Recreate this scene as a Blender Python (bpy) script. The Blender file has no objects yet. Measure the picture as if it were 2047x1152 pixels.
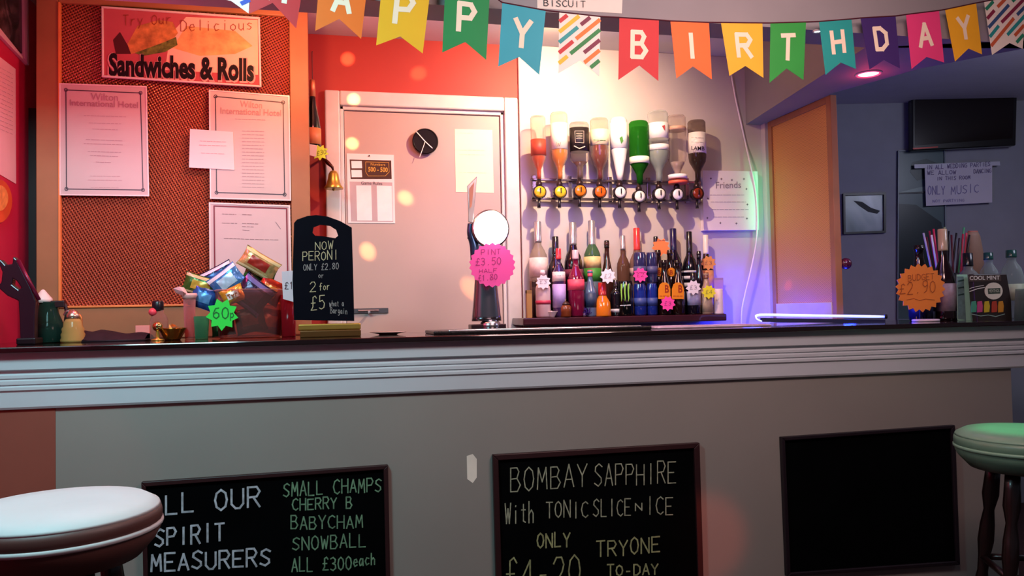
import bpy, bmesh, math, random
from mathutils import Vector, Matrix
random.seed(7)
sc = bpy.context.scene
col = sc.collection
PI = math.pi

# ------------------------------------------------------------------ camera
W, H, F = 2047.0, 1152.0, 1600.0
ZC = 1.16
YAW, PITCH, ROLL = math.radians(12.9), math.atan(0.032), 0.02
fw = Vector((math.sin(YAW)*math.cos(PITCH), math.cos(YAW)*math.cos(PITCH), math.sin(PITCH)))
r0 = Vector((math.cos(YAW), -math.sin(YAW), 0))
u0 = r0.cross(fw)
rt = r0*math.cos(ROLL) - u0*math.sin(ROLL)
up = u0*math.cos(ROLL) + r0*math.sin(ROLL)
CAM = Vector((0, 0, ZC))
cd = bpy.data.cameras.new('camera'); co = bpy.data.objects.new('camera', cd); col.objects.link(co)
cd.sensor_width = 36; cd.lens = 36*F/W; cd.clip_start = 0.05; cd.clip_end = 60
co.matrix_world = Matrix(((rt.x, up.x, -fw.x, CAM.x), (rt.y, up.y, -fw.y, CAM.y), (rt.z, up.z, -fw.z, CAM.z), (0, 0, 0, 1)))
sc.camera = co

# ------------------------------------------------------------------ world, exposure, lights
sc.view_settings.view_transform = 'Standard'; sc.view_settings.look = 'None'
sc.view_settings.gamma = 1; sc.view_settings.exposure = 0.0
try: sc.view_settings.use_curve_mapping = False
except Exception: pass
sc.cycles.use_denoising = True
sc.cycles.sample_clamp_indirect = 4
sc.cycles.max_bounces = 8; sc.cycles.transparent_max_bounces = 12
sc.cycles.caustics_refractive = False; sc.cycles.caustics_reflective = False
wd = bpy.data.worlds.new('world'); sc.world = wd; wd.use_nodes = True
wd.node_tree.nodes['Background'].inputs[0].default_value = (0.62, 0.62, 0.80, 1)
wd.node_tree.nodes['Background'].inputs[1].default_value = 0.10

def ray(px, py):
    return (fw + rt*((px-W/2)/F) - up*((py-H/2)/F)).normalized()
class Plane:
    def __init__(s, p, n):
        s.p = Vector(p); s.n = Vector(n).normalized()
        if s.n.dot(CAM-s.p) < 0: s.n = -s.n          # faces the room
    def hit(s, px, py):
        d = ray(px, py); return CAM + d*((s.p-CAM).dot(s.n)/d.dot(s.n))
def PY(D): return Plane((0, D, 0), (0, -1, 0))
def P(px, py, D): return PY(D).hit(px, py)
def G(px, py, z): return Plane((0, 0, z), (0, 0, 1)).hit(px, py)

def light(kind, name, loc, energy, color, size=0.05, to=None, angle=None, blend=0.2, sizey=None):
    l = bpy.data.lights.new(name, kind); l.energy = energy; l.color = color
    if kind == 'AREA':
        l.size = size
        if sizey: l.shape = 'RECTANGLE'; l.size_y = sizey
    else: l.shadow_soft_size = size
    if kind == 'SPOT': l.spot_size = math.radians(angle); l.spot_blend = blend
    o = bpy.data.objects.new(name, l); col.objects.link(o); o.location = loc
    if to is not None: o.rotation_euler = (Vector(to)-Vector(loc)).to_track_quat('-Z', 'Y').to_euler()
    return o
XL_ = P(57, 400, 3.235).x
# warm ceiling downlight in front of the optics wall
L1 = P(1222, 50, 2.72); L1.z = 2.29
light('SPOT', 'warm_downlight', L1, 72, (1, .69, .40), .014, to=(L1.x-.12, L1.y+.62, 1.72), angle=146, blend=.9)
L2 = P(1092, 100, 3.16); L2.z = 2.27
light('POINT', 'warm_wall_washer', L2, .8, (1, .70, .28), .05)
# red disco lamp over the left of the serving space
light('POINT', 'red_stage_light', P(640, 75, 2.78), 7.5, (1, .13, .11), .04)
light('POINT', 'amber_stage_light', P(560, 60, 2.74), 6.5, (1, .50, .20), .03)
light('POINT', 'crimson_stage_light', (XL_+.45, 2.62, 1.72), 7, (1, .08, .26), .05)
# added unseen fill lights that brighten the counter front and bar items
light('AREA', 'front_fill_cool', (-.70, 1.35, 2.31), 44, (.42, .92, 1), .5, to=(-.9, 2.5, .85))
light('AREA', 'front_fill_rose', (1.1, 1.3, 2.31), 34, (1, .60, .57), .7, to=(.9, 2.5, .85))
# blue strip glow, violet wash, green accent
light('POINT', 'blue_strip_glow', P(1503, 618, 3.30), 4.5, (.006, .02, 1), .04)
light('POINT', 'blue_strip_glow_near', P(1690, 622, 2.95), 6, (.01, .03, 1), .04)
light('AREA', 'violet_wash', (.9, 2.62, 1.98), 4.2, (.30, .24, 1), .35, to=(.75, 3.45, 1.35))
gw = P(1530, 400, 3.34)
light('AREA', 'green_wall_light', gw, .16, (.08, 1, .42), .02, to=gw+Vector((-.04, .3, 0)), sizey=.34)
gs = G(2052, 855, .79)
light('SPOT', 'green_lounge_spot', (gs.x-.5, gs.y-.3, 2.1), 85, (.08, 1, .42), .04, to=gs, angle=13, blend=.4)
light('AREA', 'lounge_far_light', (3.4, 2.2, 2.25), 12, (.68, .70, .9), .6, to=(2.2, 4.2, 1.3))
# red spot low on the counter front, beside the boards
rp = P(1415, 1080, 2.45)
light('SPOT', 'red_low_spot', (rp.x+.30, .9, .5), 26, (1, .10, .05), .03, to=rp, angle=13, blend=.7)
rp = P(40, 1000, 2.45)
light('SPOT', 'red_corner_spot', (rp.x-.1, .9, 1.5), 6, (1, .12, .05), .03, to=rp, angle=24, blend=.3)
light('POINT', 'violet_soffit_fill', P(1740, 420, 2.62), .9, (.5, .36, 1), .08)  # added unseen fill that brightens the soffit underside
# beams of the party light that dot the door and the red wall
for i, (px, py) in enumerate([(692, 118), (830, 146), (706, 198), (700, 281), (803, 386), (730, 489), (932, 562)]):
    t = P(px, py, 3.42); s = Vector((-.1, 2.62, 2.0))
    light('SPOT', 'party_beam', s, 190, (1, .36, .12), .001, to=t, angle=4.4, blend=.9)
light('SPOT', 'party_beam', (0, 1.2, 2.0), 200, (1, .1, .16), .001, to=P(1566, 560, 3.2), angle=.9, blend=.6)

# ------------------------------------------------------------------ materials
def lin(h):
    h = h.lstrip('#'); c = [int(h[i:i+2], 16)/255 for i in (0, 2, 4)]
    return tuple(x/12.92 if x <= .04045 else ((x+.055)/1.055)**2.4 for x in c) + (1,)
_m = {}
def mat(hexc, rough=.5, metal=0, trans=0, emit=0, ior=1.45, noise=.12, scale=9, bump=0, coat=0, emitc=None):
    k = (hexc, rough, metal, trans, emit, ior, noise, scale, bump, coat, emitc)
    if k in _m: return _m[k]
    m = bpy.data.materials.new('m_'+hexc.strip('#')); m.use_nodes = True
    nt = m.node_tree; b = nt.nodes['Principled BSDF']
    b.inputs['Roughness'].default_value = rough; b.inputs['Metallic'].default_value = metal
    b.inputs['Transmission Weight'].default_value = trans; b.inputs['IOR'].default_value = ior
    b.inputs['Coat Weight'].default_value = coat
    c = lin(hexc)
    tc = nt.nodes.new('ShaderNodeTexCoord')
    n = nt.nodes.new('ShaderNodeTexNoise'); n.inputs['Scale'].default_value = scale; n.inputs['Detail'].default_value = 5
    nt.links.new(tc.outputs['Object'], n.inputs['Vector'])
    r = nt.nodes.new('ShaderNodeValToRGB')
    r.color_ramp.elements[0].position = .3; r.color_ramp.elements[1].position = .75
    r.color_ramp.elements[0].color = tuple(x*(1-noise) for x in c[:3])+(1,)
    r.color_ramp.elements[1].color = tuple(min(1, x*(1+noise*.5)) for x in c[:3])+(1,)
    nt.links.new(n.outputs['Fac'], r.inputs['Fac']); nt.links.new(r.outputs['Color'], b.inputs['Base Color'])
    if bump:
        bp = nt.nodes.new('ShaderNodeBump'); bp.inputs['Strength'].default_value = bump; bp.inputs['Distance'].default_value = .01
        nt.links.new(n.outputs['Fac'], bp.inputs['Height']); nt.links.new(bp.outputs['Normal'], b.inputs['Normal'])
    if trans:
        b.inputs['Transmission Weight'].default_value = 0
        b.inputs['Roughness'].default_value = min(rough, .1)
        tr = nt.nodes.new('ShaderNodeBsdfTransparent'); tr.inputs[0].default_value = tuple(min(1, x**.5) for x in c[:3])+(1,)
        lw = nt.nodes.new('ShaderNodeLayerWeight'); lw.inputs['Blend'].default_value = .35
        mr_ = nt.nodes.new('ShaderNodeMapRange'); mr_.inputs['From Min'].default_value = .1; mr_.inputs['From Max'].default_value = .95
        mr_.inputs['To Min'].default_value = trans; mr_.inputs['To Max'].default_value = trans*.5
        nt.links.new(lw.outputs['Facing'], mr_.inputs['Value'])
        mx = nt.nodes.new('ShaderNodeMixShader'); nt.links.new(mr_.outputs[0], mx.inputs[0])
        nt.links.new(b.outputs[0], mx.inputs[1]); nt.links.new(tr.outputs[0], mx.inputs[2])
        nt.links.new(mx.outputs[0], nt.nodes['Material Output'].inputs['Surface'])
    if emit:
        b.inputs['Emission Color'].default_value = lin(emitc or hexc); b.inputs['Emission Strength'].default_value = emit
    _m[k] = m; return m

def mesh_mat(name, c1, c2, metal, rough, pitch=.0098, plane='XZ', foil=.5, glint=.35):
    """perforated woven sheet: dark holes between raised strands, slightly crinkled foil sheen"""
    m = bpy.data.materials.new(name); m.use_nodes = True; nt = m.node_tree; b = nt.nodes['Principled BSDF']
    tc = nt.nodes.new('ShaderNodeTexCoord'); mp = nt.nodes.new('ShaderNodeMapping')
    mp.inputs['Rotation'].default_value = (0, math.radians(30), 0) if plane == 'XZ' else (math.radians(30), 0, 0)
    nt.links.new(tc.outputs['Object'], mp.inputs['Vector'])
    v = nt.nodes.new('ShaderNodeTexVoronoi'); v.inputs['Scale'].default_value = 1/pitch; v.inputs['Randomness'].default_value = 0
    nt.links.new(mp.outputs['Vector'], v.inputs['Vector'])
    # flatten the sheet's own depth axis so that the holes are round dots
    sp = nt.nodes.new('ShaderNodeMapping')
    sp.inputs['Scale'].default_value = (1, 0, 1) if plane == 'XZ' else (0, 1, 1)
    nt.links.new(mp.outputs['Vector'], sp.inputs['Vector']); nt.links.new(sp.outputs['Vector'], v.inputs['Vector'])
    r = nt.nodes.new('ShaderNodeValToRGB'); r.color_ramp.elements[0].position = .24; r.color_ramp.elements[1].position = .42
    r.color_ramp.elements[0].color = lin(c2); r.color_ramp.elements[1].color = lin(c1)
    nt.links.new(v.outputs['Distance'], r.inputs['Fac']); nt.links.new(r.outputs['Color'], b.inputs['Base Color'])
    n = nt.nodes.new('ShaderNodeTexNoise'); n.inputs['Scale'].default_value = 26; n.inputs['Detail'].default_value = 3
    nt.links.new(tc.outputs['Object'], n.inputs['Vector'])
    ma = nt.nodes.new('ShaderNodeMath'); ma.operation = 'MULTIPLY_ADD'; ma.inputs[1].default_value = foil
    nt.links.new(n.outputs['Fac'], ma.inputs[0]); nt.links.new(v.outputs['Distance'], ma.inputs[2])
    bp = nt.nodes.new('ShaderNodeBump'); bp.inputs['Strength'].default_value = glint; bp.inputs['Distance'].default_value = .012
    nt.links.new(ma.outputs[0], bp.inputs['Height']); nt.links.new(bp.outputs['Normal'], b.inputs['Normal'])
    b.inputs['Metallic'].default_value = metal; b.inputs['Roughness'].default_value = rough
    return m

def picture_mat(name, cols, scale=6, rough=.25, dist=1.0):
    """blotchy printed picture"""
    m = bpy.data.materials.new(name); m.use_nodes = True; nt = m.node_tree; b = nt.nodes['Principled BSDF']
    tc = nt.nodes.new('ShaderNodeTexCoord'); n = nt.nodes.new('ShaderNodeTexNoise')
    n.inputs['Scale'].default_value = scale; n.inputs['Detail'].default_value = 2; n.inputs['Distortion'].default_value = dist
    nt.links.new(tc.outputs['Object'], n.inputs['Vector'])
    r = nt.nodes.new('ShaderNodeValToRGB'); e = r.color_ramp.elements
    for i, c in enumerate(cols):
        p = .3+.4*i/(len(cols)-1)
        if i < 2: e[i].position = p; e[i].color = lin(c)
        else: x = e.new(p); x.color = lin(c)
    nt.links.new(n.outputs['Fac'], r.inputs['Fac']); nt.links.new(r.outputs['Color'], b.inputs['Base Color'])
    b.inputs['Roughness'].default_value = rough
    return m

# ------------------------------------------------------------------ mesh helpers
class MB:
    def __init__(s): s.v = []; s.f = []
    def add(s, vs, fs):
        o = len(s.v); s.v += [Vector(v) for v in vs]; s.f += [tuple(i+o for i in f) for f in fs]; return s
    def box(s, a, b):
        x0, y0, z0 = a; x1, y1, z1 = b
        return s.add([(x0,y0,z0),(x1,y0,z0),(x1,y1,z0),(x0,y1,z0),(x0,y0,z1),(x1,y0,z1),(x1,y1,z1),(x0,y1,z1)],
              [(0,3,2,1),(4,5,6,7),(0,1,5,4),(1,2,6,5),(2,3,7,6),(3,0,4,7)])
    def prism(s, pts, off):
        """pts: front polygon, off: vector to the back"""
        n = len(pts); off = Vector(off)
        return s.add(list(pts)+[Vector(p)+off for p in pts],
            [tuple(range(n)), tuple(range(2*n-1, n-1, -1))]+[((i+1) % n, i, n+i, n+(i+1) % n) for i in range(n)])
    def lathe(s, prof, seg=20, c=(0, 0, 0), axis='Z', sx=1, sy=1):
        vs = []; fs = []; c = Vector(c)
        for r, z in prof:
            for k in range(seg):
                a = 2*PI*k/seg; x = r*math.cos(a)*sx; y = r*math.sin(a)*sy
                p = Vector((x, y, z)) if axis == 'Z' else (Vector((x, -z, y)) if axis == 'Y' else Vector((z, x, y)))
                vs.append(c+p)
        n = len(prof)
        for i in range(n-1):
            for k in range(seg):
                k2 = (k+1) % seg
                fs.append((i*seg+k, i*seg+k2, (i+1)*seg+k2, (i+1)*seg+k))
        if prof[0][0] > 1e-5: fs.append(tuple(range(seg-1, -1, -1)))
        if prof[-1][0] > 1e-5: fs.append(tuple((n-1)*seg+k for k in range(seg)))
        return s.add(vs, fs)
    def tube(s, pts, r, seg=8, cap=True):
        pts = [Vector(p) for p in pts]; rs = r if isinstance(r, (list, tuple)) else [r]*len(pts)
        vs = []; fs = []; prev = None
        for i, p in enumerate(pts):
            t = (pts[min(i+1, len(pts)-1)]-pts[max(i-1, 0)]).normalized()
            if prev is None:
                a = Vector((0, 0, 1)) if abs(t.z) < .9 else Vector((1, 0, 0)); prev = t.cross(a).normalized()
            prev = (prev - t*prev.dot(t)).normalized(); q = t.cross(prev)
            for k in range(seg):
                a = 2*PI*k/seg; vs.append(p+(prev*math.cos(a)+q*math.sin(a))*rs[i])
        for i in range(len(pts)-1):
            for k in range(seg):
                k2 = (k+1) % seg; fs.append((i*seg+k, i*seg+k2, (i+1)*seg+k2, (i+1)*seg+k))
        if cap: fs += [tuple(range(seg-1, -1, -1)), tuple((len(pts)-1)*seg+k for k in range(seg))]
        return s.add(vs, fs)
    def sphere(s, c, r, seg=16, rings=9, sz=1):
        return s.lathe([(max(r*math.sin(PI*i/rings), 0 if 0 < i < rings else 1e-6), -r*sz*math.cos(PI*i/rings)) for i in range(rings+1)], seg, c)
    def build(s, name, m, root=None, smooth=False, bevel=0, sub=0):
        me = bpy.data.meshes.new(name)
        o = Vector(root.location) if root is not None else Vector((0, 0, 0))
        if root is not None and root.parent is not None: o = world_loc(root)
        me.from_pydata([tuple(v-o) for v in s.v], [], s.f); me.validate()
        bm = bmesh.new(); bm.from_mesh(me); bmesh.ops.recalc_face_normals(bm, faces=bm.faces); bm.to_mesh(me); bm.free()
        me.materials.append(m)
        if smooth:
            for p in me.polygons: p.use_smooth = len(p.vertices) <= 4
        ob = bpy.data.objects.new(name, me); col.objects.link(ob)
        if root is not None: ob.parent = root
        if bevel:
            b = ob.modifiers.new('bevel', 'BEVEL'); b.width = bevel; b.segments = 2; b.limit_method = 'ANGLE'
        if sub:
            q = ob.modifiers.new('sub', 'SUBSURF'); q.levels = q.render_levels = sub
        return ob
def world_loc(o):
    v = Vector(o.location)
    while o.parent is not None: o = o.parent; v += Vector(o.location)
    return v
def thing(name, label, cat, loc=(0, 0, 0), group=None):
    o = bpy.data.objects.new(name, None); col.objects.link(o); o.location = loc; o.empty_display_size = .02
    o['label'] = label; o['category'] = cat
    if group: o['group'] = group
    return o
def struct(o): o['kind'] = 'structure'; return o

# lettering --------------------------------------------------------
GL = {'A':'0,0 2,6 4,0|1,2 3,2','B':'0,0 0,6 2.6,6 3.4,5 2.6,3.3 0,3.2|2.6,3.3 4,1.6 2.8,0 0,0','C':'4,5.2 2.6,6 .8,5.2 0,3 .8,.8 2.6,0 4,.8',
'D':'0,0 0,6 2,6 3.8,4.5 3.8,1.5 2,0 0,0','E':'4,6 0,6 0,0 4,0|0,3 3,3','F':'4,6 0,6 0,0|0,3 3,3','G':'4,5.2 2.6,6 .8,5.2 0,3 .8,.8 2.6,0 4,1 4,2.8 2.4,2.8',
'H':'0,0 0,6|4,0 4,6|0,3 4,3','I':'2,0 2,6','J':'3,6 3,1 2,0 .6,.6','K':'0,0 0,6|4,6 0,2.6|1.2,3.4 4,0','L':'0,6 0,0 3.6,0','M':'0,0 .4,6 2,2 3.6,6 4,0',
'N':'0,0 0,6 4,0 4,6','O':'2,6 .5,5 0,3 .5,1 2,0 3.5,1 4,3 3.5,5 2,6','P':'0,0 0,6 3,6 4,4.6 3,3 0,2.8','Q':'2,6 .5,5 0,3 .5,1 2,0 3.5,1 4,3 3.5,5 2,6|2.6,1.6 4,0',
'R':'0,0 0,6 3,6 4,4.6 3,3.1 0,2.9|1.8,3 4,0','S':'4,5.2 2.4,6 .6,5.2 .4,4 3.5,2.2 3.6,1 2,0 0,.8','T':'0,6 4,6|2,6 2,0','U':'0,6 0,1.4 1.4,0 2.8,0 4,1.4 4,6',
'V':'0,6 2,0 4,6','W':'0,6 1,0 2,4.4 3,0 4,6','X':'0,0 4,6|0,6 4,0','Y':'0,6 2,3 4,6|2,3 2,0','Z':'0,6 4,6 0,0 4,0',
'0':'2,6 .5,5 0,3 .5,1 2,0 3.5,1 4,3 3.5,5 2,6','1':'.8,4.8 2,6 2,0','2':'.2,4.8 1.2,6 3,6 3.8,4.6 3.2,3.2 0,0 4,0','3':'.2,5.4 2,6 3.6,5 3.2,3.6 1.6,3.2 3.6,2.6 3.8,1 2,0 .2,.6',
'4':'3,0 3,6 0,2 4,2','5':'3.8,6 .6,6 .4,3.4 2.4,3.8 3.8,2.4 3.4,.6 1.6,0 .2,.6','6':'3.6,5.6 1.6,5.4 .3,3 .4,1 2,0 3.6,1 3.6,2.6 2,3.4 .4,2.4','8':'2,3.2 .4,4.4 1,5.8 2,6 3.4,5.6 3.4,4.2 2,3.2 .2,1.8 .6,.4 2,0 3.6,.6 3.8,1.8 2,3.2',
'9':'3.8,3.8 2,2.8 .4,3.8 .6,5.4 2,6 3.6,5.4 3.8,3 3,.8 1.4,0','£':'3.8,5 2.8,6 1.4,5.4 1.4,1.4 .2,0 4,0|.2,3 3,3','-':'1,2.6 3,2.6','.':'1.8,0 2.2,.4','/':'.5,0 3.5,6',
'a':'3.4,3.4 1.4,3.6 .2,2 1,.2 2.6,.6 3.4,3.4 3.8,0','c':'3.6,3.2 1.6,3.6 .3,2 1.4,0 3.6,.6','d':'3.4,2.8 1.4,3.4 .3,1.6 1.6,0 3.4,1.4|3.6,6 3.6,0','e':'.4,1.8 3.6,2 3,3.4 1.2,3.2 .3,1.6 1.6,0 3.6,.6',
'f':'3.6,5.6 2.2,6 1.4,4.8 1.4,0|0,3.4 3,3.4','g':'3.4,3.2 1.4,3.6 .3,2 1.6,.4 3.4,1.6|3.6,3.6 3.4,-1.2 1.4,-2 .2,-1.2','h':'.4,6 .4,0|.4,2.4 2.2,3.6 3.4,2.6 3.4,0','i':'2,3.6 2,0|1.9,4.8 2.1,5.1',
'l':'2,6 2,0','n':'.4,3.6 .4,0|.4,2.4 2.2,3.6 3.4,2.6 3.4,0','o':'2,3.6 .4,2.6 .4,1 2,0 3.6,1 3.6,2.6 2,3.6','p':'.4,3.6 .4,-2|.4,2.6 2.4,3.6 3.6,1.8 2,.1 .4,.8','r':'.6,3.6 .6,0|.6,2 2,3.4 3.4,3.4',
's':'3.4,3.2 1.6,3.6 .6,2.8 3.2,1.2 2,0 .4,.4','t':'2,5.4 2,.6 3.4,.2|.6,3.8 3.4,3.8','u':'.4,3.6 .4,1 1.8,0 3.4,1.2 3.4,3.6|3.4,1 3.6,0','v':'.2,3.6 2,0 3.8,3.6','w':'0,3.6 1,0 2,2.8 3,0 4,3.6','y':'.4,3.6 2,.6|3.8,3.6 1,-2','b':'.4,6 .4,.2|.4,2.6 2.4,3.6 3.6,1.8 2,0 .4,.8','m':'0,3.6 0,0|0,2.6 1,3.6 2,2.6 2,0|2,2.6 3,3.6 4,2.6 4,0','k':'.4,6 .4,0|3.4,3.6 .4,1.4|1.4,2.2 3.6,0','&':'4,0 .8,4.6 1.6,6 2.8,4.8 .2,1.6 1.6,0 4,2.4'}
def stroke_quads(mb, fn, segs, w, off):
    """segs: 2D point pairs in map units, fn maps 2D to 3D, w line width (m)"""
    for a, b in segs:
        off = off*1.0 + off.normalized()*.00003
        A = fn(*a); B = fn(*b); d = (B-A)
        if d.length < 1e-5: continue
        dn = d.normalized(); A = A-dn*w*.35; B = B+dn*w*.35
        n = off.normalized(); q = dn.cross(n).normalized()*(w/2)
        mb.add([A-q+off, B-q+off, B+q+off, A+q+off], [(0, 1, 2, 3)])
def glyph_segs(ch):
    out = []
    for st in GL.get(ch, '').split('|'):
        p = [tuple(map(float, t.split(','))) for t in st.split()]
        out += list(zip(p[:-1], p[1:]))
    return out
def write(mb, pl, text, x0, y0, x1, y1, h, w, lift=.0015, slant=0.0, jit=.25):
    """text along the baseline from pixel (x0,y0) to (x1,y1), capital height h px"""
    n = len(text); rr = random.Random(text)
    for i, ch in enumerate(text):
        if ch == ' ': continue
        jy = rr.uniform(-jit, jit); js = rr.uniform(.93, 1.07)
        def fn(u, v, i=i, jy=jy, js=js):
            s = (i+(u/4)*.72+.1)/n; hh = h*js*(v+jy)/6
            return pl.hit(x0+(x1-x0)*s+slant*hh, y0+(y1-y0)*s-hh)
        stroke_quads(mb, fn, glyph_segs(ch), w, pl.n*lift)
def type_mesh(text, bold=0.0):
    c = bpy.data.curves.new('t', 'FONT'); c.body = text; c.offset = bold; c.resolution_u = 3; c.fill_mode = 'FRONT'
    o = bpy.data.objects.new('t', c); col.objects.link(o)
    dg = bpy.context.evaluated_depsgraph_get(); me = bpy.data.meshes.new_from_object(o.evaluated_get(dg))
    vs = [(v.co.x, v.co.y) for v in me.vertices]; fs = [tuple(p.vertices) for p in me.polygons]
    bpy.data.objects.remove(o); bpy.data.curves.remove(c); bpy.data.meshes.remove(me)
    return vs, fs
def print_text(mb, pl, text, x0, ya, x1, yb, h, bold=0.0, lift=.0015):
    """typeset words: box from x0..x1, baseline ya (left) to yb (right), total glyph height h px"""
    vs, fs = type_mesh(text, bold)
    if not vs: return
    a = min(v[0] for v in vs); b = max(v[0] for v in vs); t = max(v[1] for v in vs)
    pts = []
    for u, v in vs:
        s = (u-a)/(b-a); pts.append(pl.hit(x0+(x1-x0)*s, ya+(yb-ya)*s-h*v/t)+pl.n*lift)
    mb.add(pts, fs)
def bars(mb, pl, rows, w, lift=.0012):
    """rows of illegible small print: (x0,x1,y,yend) in px"""
    rr = random.Random(3)
    for x0, x1, ya, yb in rows:
        x = x0
        while x < x1-1:
            L = min(rr.uniform(3, 9), x1-x); s = (x-x0)/(x1-x0); s2 = (x+L-x0)/(x1-x0)
            stroke_quads(mb, lambda u, v: pl.hit(u, v), [((x, ya+(yb-ya)*s), (x+L, ya+(yb-ya)*s2))], w, pl.n*lift)
            x += L+rr.uniform(1.2, 2.4)
def px_poly(pl, pts, lift=0): return [pl.hit(*p)+pl.n*lift for p in pts]
def slab(mb, pl, pts, t, lift=0): return mb.prism(px_poly(pl, pts, lift+t), -pl.n*t)
def ring(mb, pl, q, fx, fy, t, lift=0):
    """rectangular frame between quad q (TL,TR,BR,BL px) and its inset by fx, fy px: four mitred bars"""
    tl, tr, br, bl = q
    inn = [(tl[0]+fx, tl[1]+fy), (tr[0]-fx, tr[1]+fy), (br[0]-fx, br[1]-fy), (bl[0]+fx, bl[1]-fy)]
    for i in range(4):
        j = (i+1) % 4; slab(mb, pl, [q[i], q[j], inn[j], inn[i]], t, lift)
    return inn
def star(cx, cy, R, r, n, rot=0, sy=1.0):
    return [(cx+(R if k % 2 == 0 else r)*math.cos(PI*k/n+rot), cy+sy*(R if k % 2 == 0 else r)*math.sin(PI*k/n+rot)) for k in range(2*n)]
def box_rect(px0, px1, py0, py1, D):
    """px0/px1 left/right at mid height, py0/py1 top/bottom at mid width"""
    cy = (py0+py1)/2; cx = (px0+px1)/2
    return P(px0, cy, D).x, P(px1, cy, D).x, P(cx, py1, D).z, P(cx, py0, D).z

# ================================================================== STRUCTURE
DF = 2.447                       # counter front plane
DB = 3.10                        # counter back edge
DW = 3.45                        # back wall
ZB = ZC-.064                     # bar top
ZS = 2.038                       # soffit height
ZH = 2.36                        # ceiling
XL = P(57, 400, 3.235).x       # left side wall
Xsplit = P(1038, 300, DW).x
Xend = P(1534, 400, DW).x

m_red = mat('#b63c34', .55, noise=.08, scale=4, bump=.05)
m_cream = mat('#cfc4c2', .6, noise=.05, scale=5, bump=.04)
m_gloss = mat('#c4c6c8', .35, noise=.04, coat=.2)
m_grey = mat('#8f8f97', .7, noise=.07, bump=.05)
m_ceil = mat('#cfcacb', .8, noise=.04)
m_brass = mat('#c8a04c', .28, .75)
m_steel = mat('#b8b8bc', .25, 1, noise=.05)
m_black = mat('#0b0b0d', .4)
m_paper = mat('#e9e2de', .6, noise=.04)
m_ink = mat('#3a3238', .6)
m_fade = mat('#a58f93', .6)

struct(MB().box((XL-.1, -1.2, -.05), (5.5, 6.2, 0)).build('floor', mat('#3a1d1c', .8, bump=.2, scale=60)))
struct(MB().box((XL-.1, -1.2, ZH), (5.5, 6.2, ZH+.1)).build('ceiling', m_ceil))
struct(MB().box((XL-.1, -1.2, 0), (XL, DW+.1, ZH)).build('wall_left', mat('#b41f44', .5, noise=.06, bump=.05)))
# back wall with the doorway in the red half
dx0, dx1, dz0, dz1 = box_rect(652, 1038, 190, 700, DW)
wb = MB().box((XL, DW, 0), (dx0+.02, DW+.12, ZH)).box((dx0+.02, DW, dz1-.02), (dx1-.02, DW+.12, ZH)).box((dx1-.02, DW, 0), (Xsplit, DW+.12, ZH))
struct(wb.build('wall_back', m_red))
struct(MB().box((Xsplit, DW-.015, 0), (Xend, DW+.12, ZH)).build('wall_rear', m_cream, bevel=.004))
# lounge wall beyond the opening: square to the view
Z4 = 4.7
fh = Vector((math.sin(YAW), math.cos(YAW), 0)); LW = Plane(fh*Z4, -fh)
a = fh*Z4+r0*1.2; b = fh*Z4+r0*4.0
struct(MB().prism([Vector((a.x, a.y, 0)), Vector((b.x, b.y, 0)), Vector((b.x, b.y, ZH)), Vector((a.x, a.y, ZH))], fh*.1).build('wall_right', m_grey))
# header over the bar with its right-hand return running back
hp = [P(-300, 0, 2.226), None]
sA = G(1497, 248, ZS); sB = G(1730, 95, ZS)
yF, yR = 2.226, sB.y
pts = [Vector((XL, yF, ZS)), Vector((2.6, yF, ZS)), G(2250, 72, ZS), G(2047, 97, ZS), G(1840, 137, ZS), G(1662, 187, ZS),
       Vector((Xend+.02, DW+.05, ZS)), Vector((sA.x, DW+.05, ZS)), sB, Vector((XL, yR, ZS))]
struct(MB().prism(pts, (0, 0, ZH-ZS)).build('trim_1', mat('#8d8d90', .7, noise=.05)))
# door
dr = thing('door_1', 'pink-lit flush white door behind the bar', 'door', ((dx0+dx1)/2, DW, 0)); struct(dr)
del dr['category']; del dr['label']
cw = .062
cs = MB().box((dx0, DW-.022, 0), (dx0+cw, DW+.02, dz1)).box((dx1-cw, DW-.022, 0), (dx1, DW+.02, dz1)).box((dx0+cw, DW-.022, dz1-cw), (dx1-cw, DW+.02, dz1))
cs.build('casing', mat('#d9cfcc', .4), dr, bevel=.006)
st = MB().box((dx0+cw, DW-.004, 0), (dx0+cw+.016, DW+.03, dz1-cw)).box((dx1-cw-.016, DW-.004, 0), (dx1-cw, DW+.03, dz1-cw)).box((dx0+cw, DW-.004, dz1-cw-.016), (dx1-cw, DW+.03, dz1-cw))
st.build('door_stop', mat('#d9cfcc', .4), dr, bevel=.003)
MB().box((dx0+cw+.018, DW+.008, .01), (dx1-cw-.018, DW+.045, dz1-cw-.018)).build('door_panel', mat('#bda49d', .45, noise=.04, scale=3), dr, bevel=.002)
DD = DW+.008
# bolt
bo = MB(); p0 = P(706, 623, DD); p1 = P(776, 619, DD)
bo.box((p0.x, DD-.006, p0.z-.009), (p1.x, DD, p0.z+.013))
bo.tube([(p0.x+.02, DD-.012, p0.z+.002), (p1.x-.04, DD-.012, p0.z+.002)], .005)
k = P(737, 626, DD); bo.tube([(k.x, DD-.01, k.z), (k.x, DD-.03, k.z+.004)], .006)
bo.build('bolt', m_steel, dr, bevel=.001)
hg = MB()
for py in (545,):
    h = P(1019, py, DW); hg.tube([(h.x, DW-.012, h.z-.03), (h.x, DW-.012, h.z+.03)], .006)
hg.build('hinge', m_steel, dr)

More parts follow.
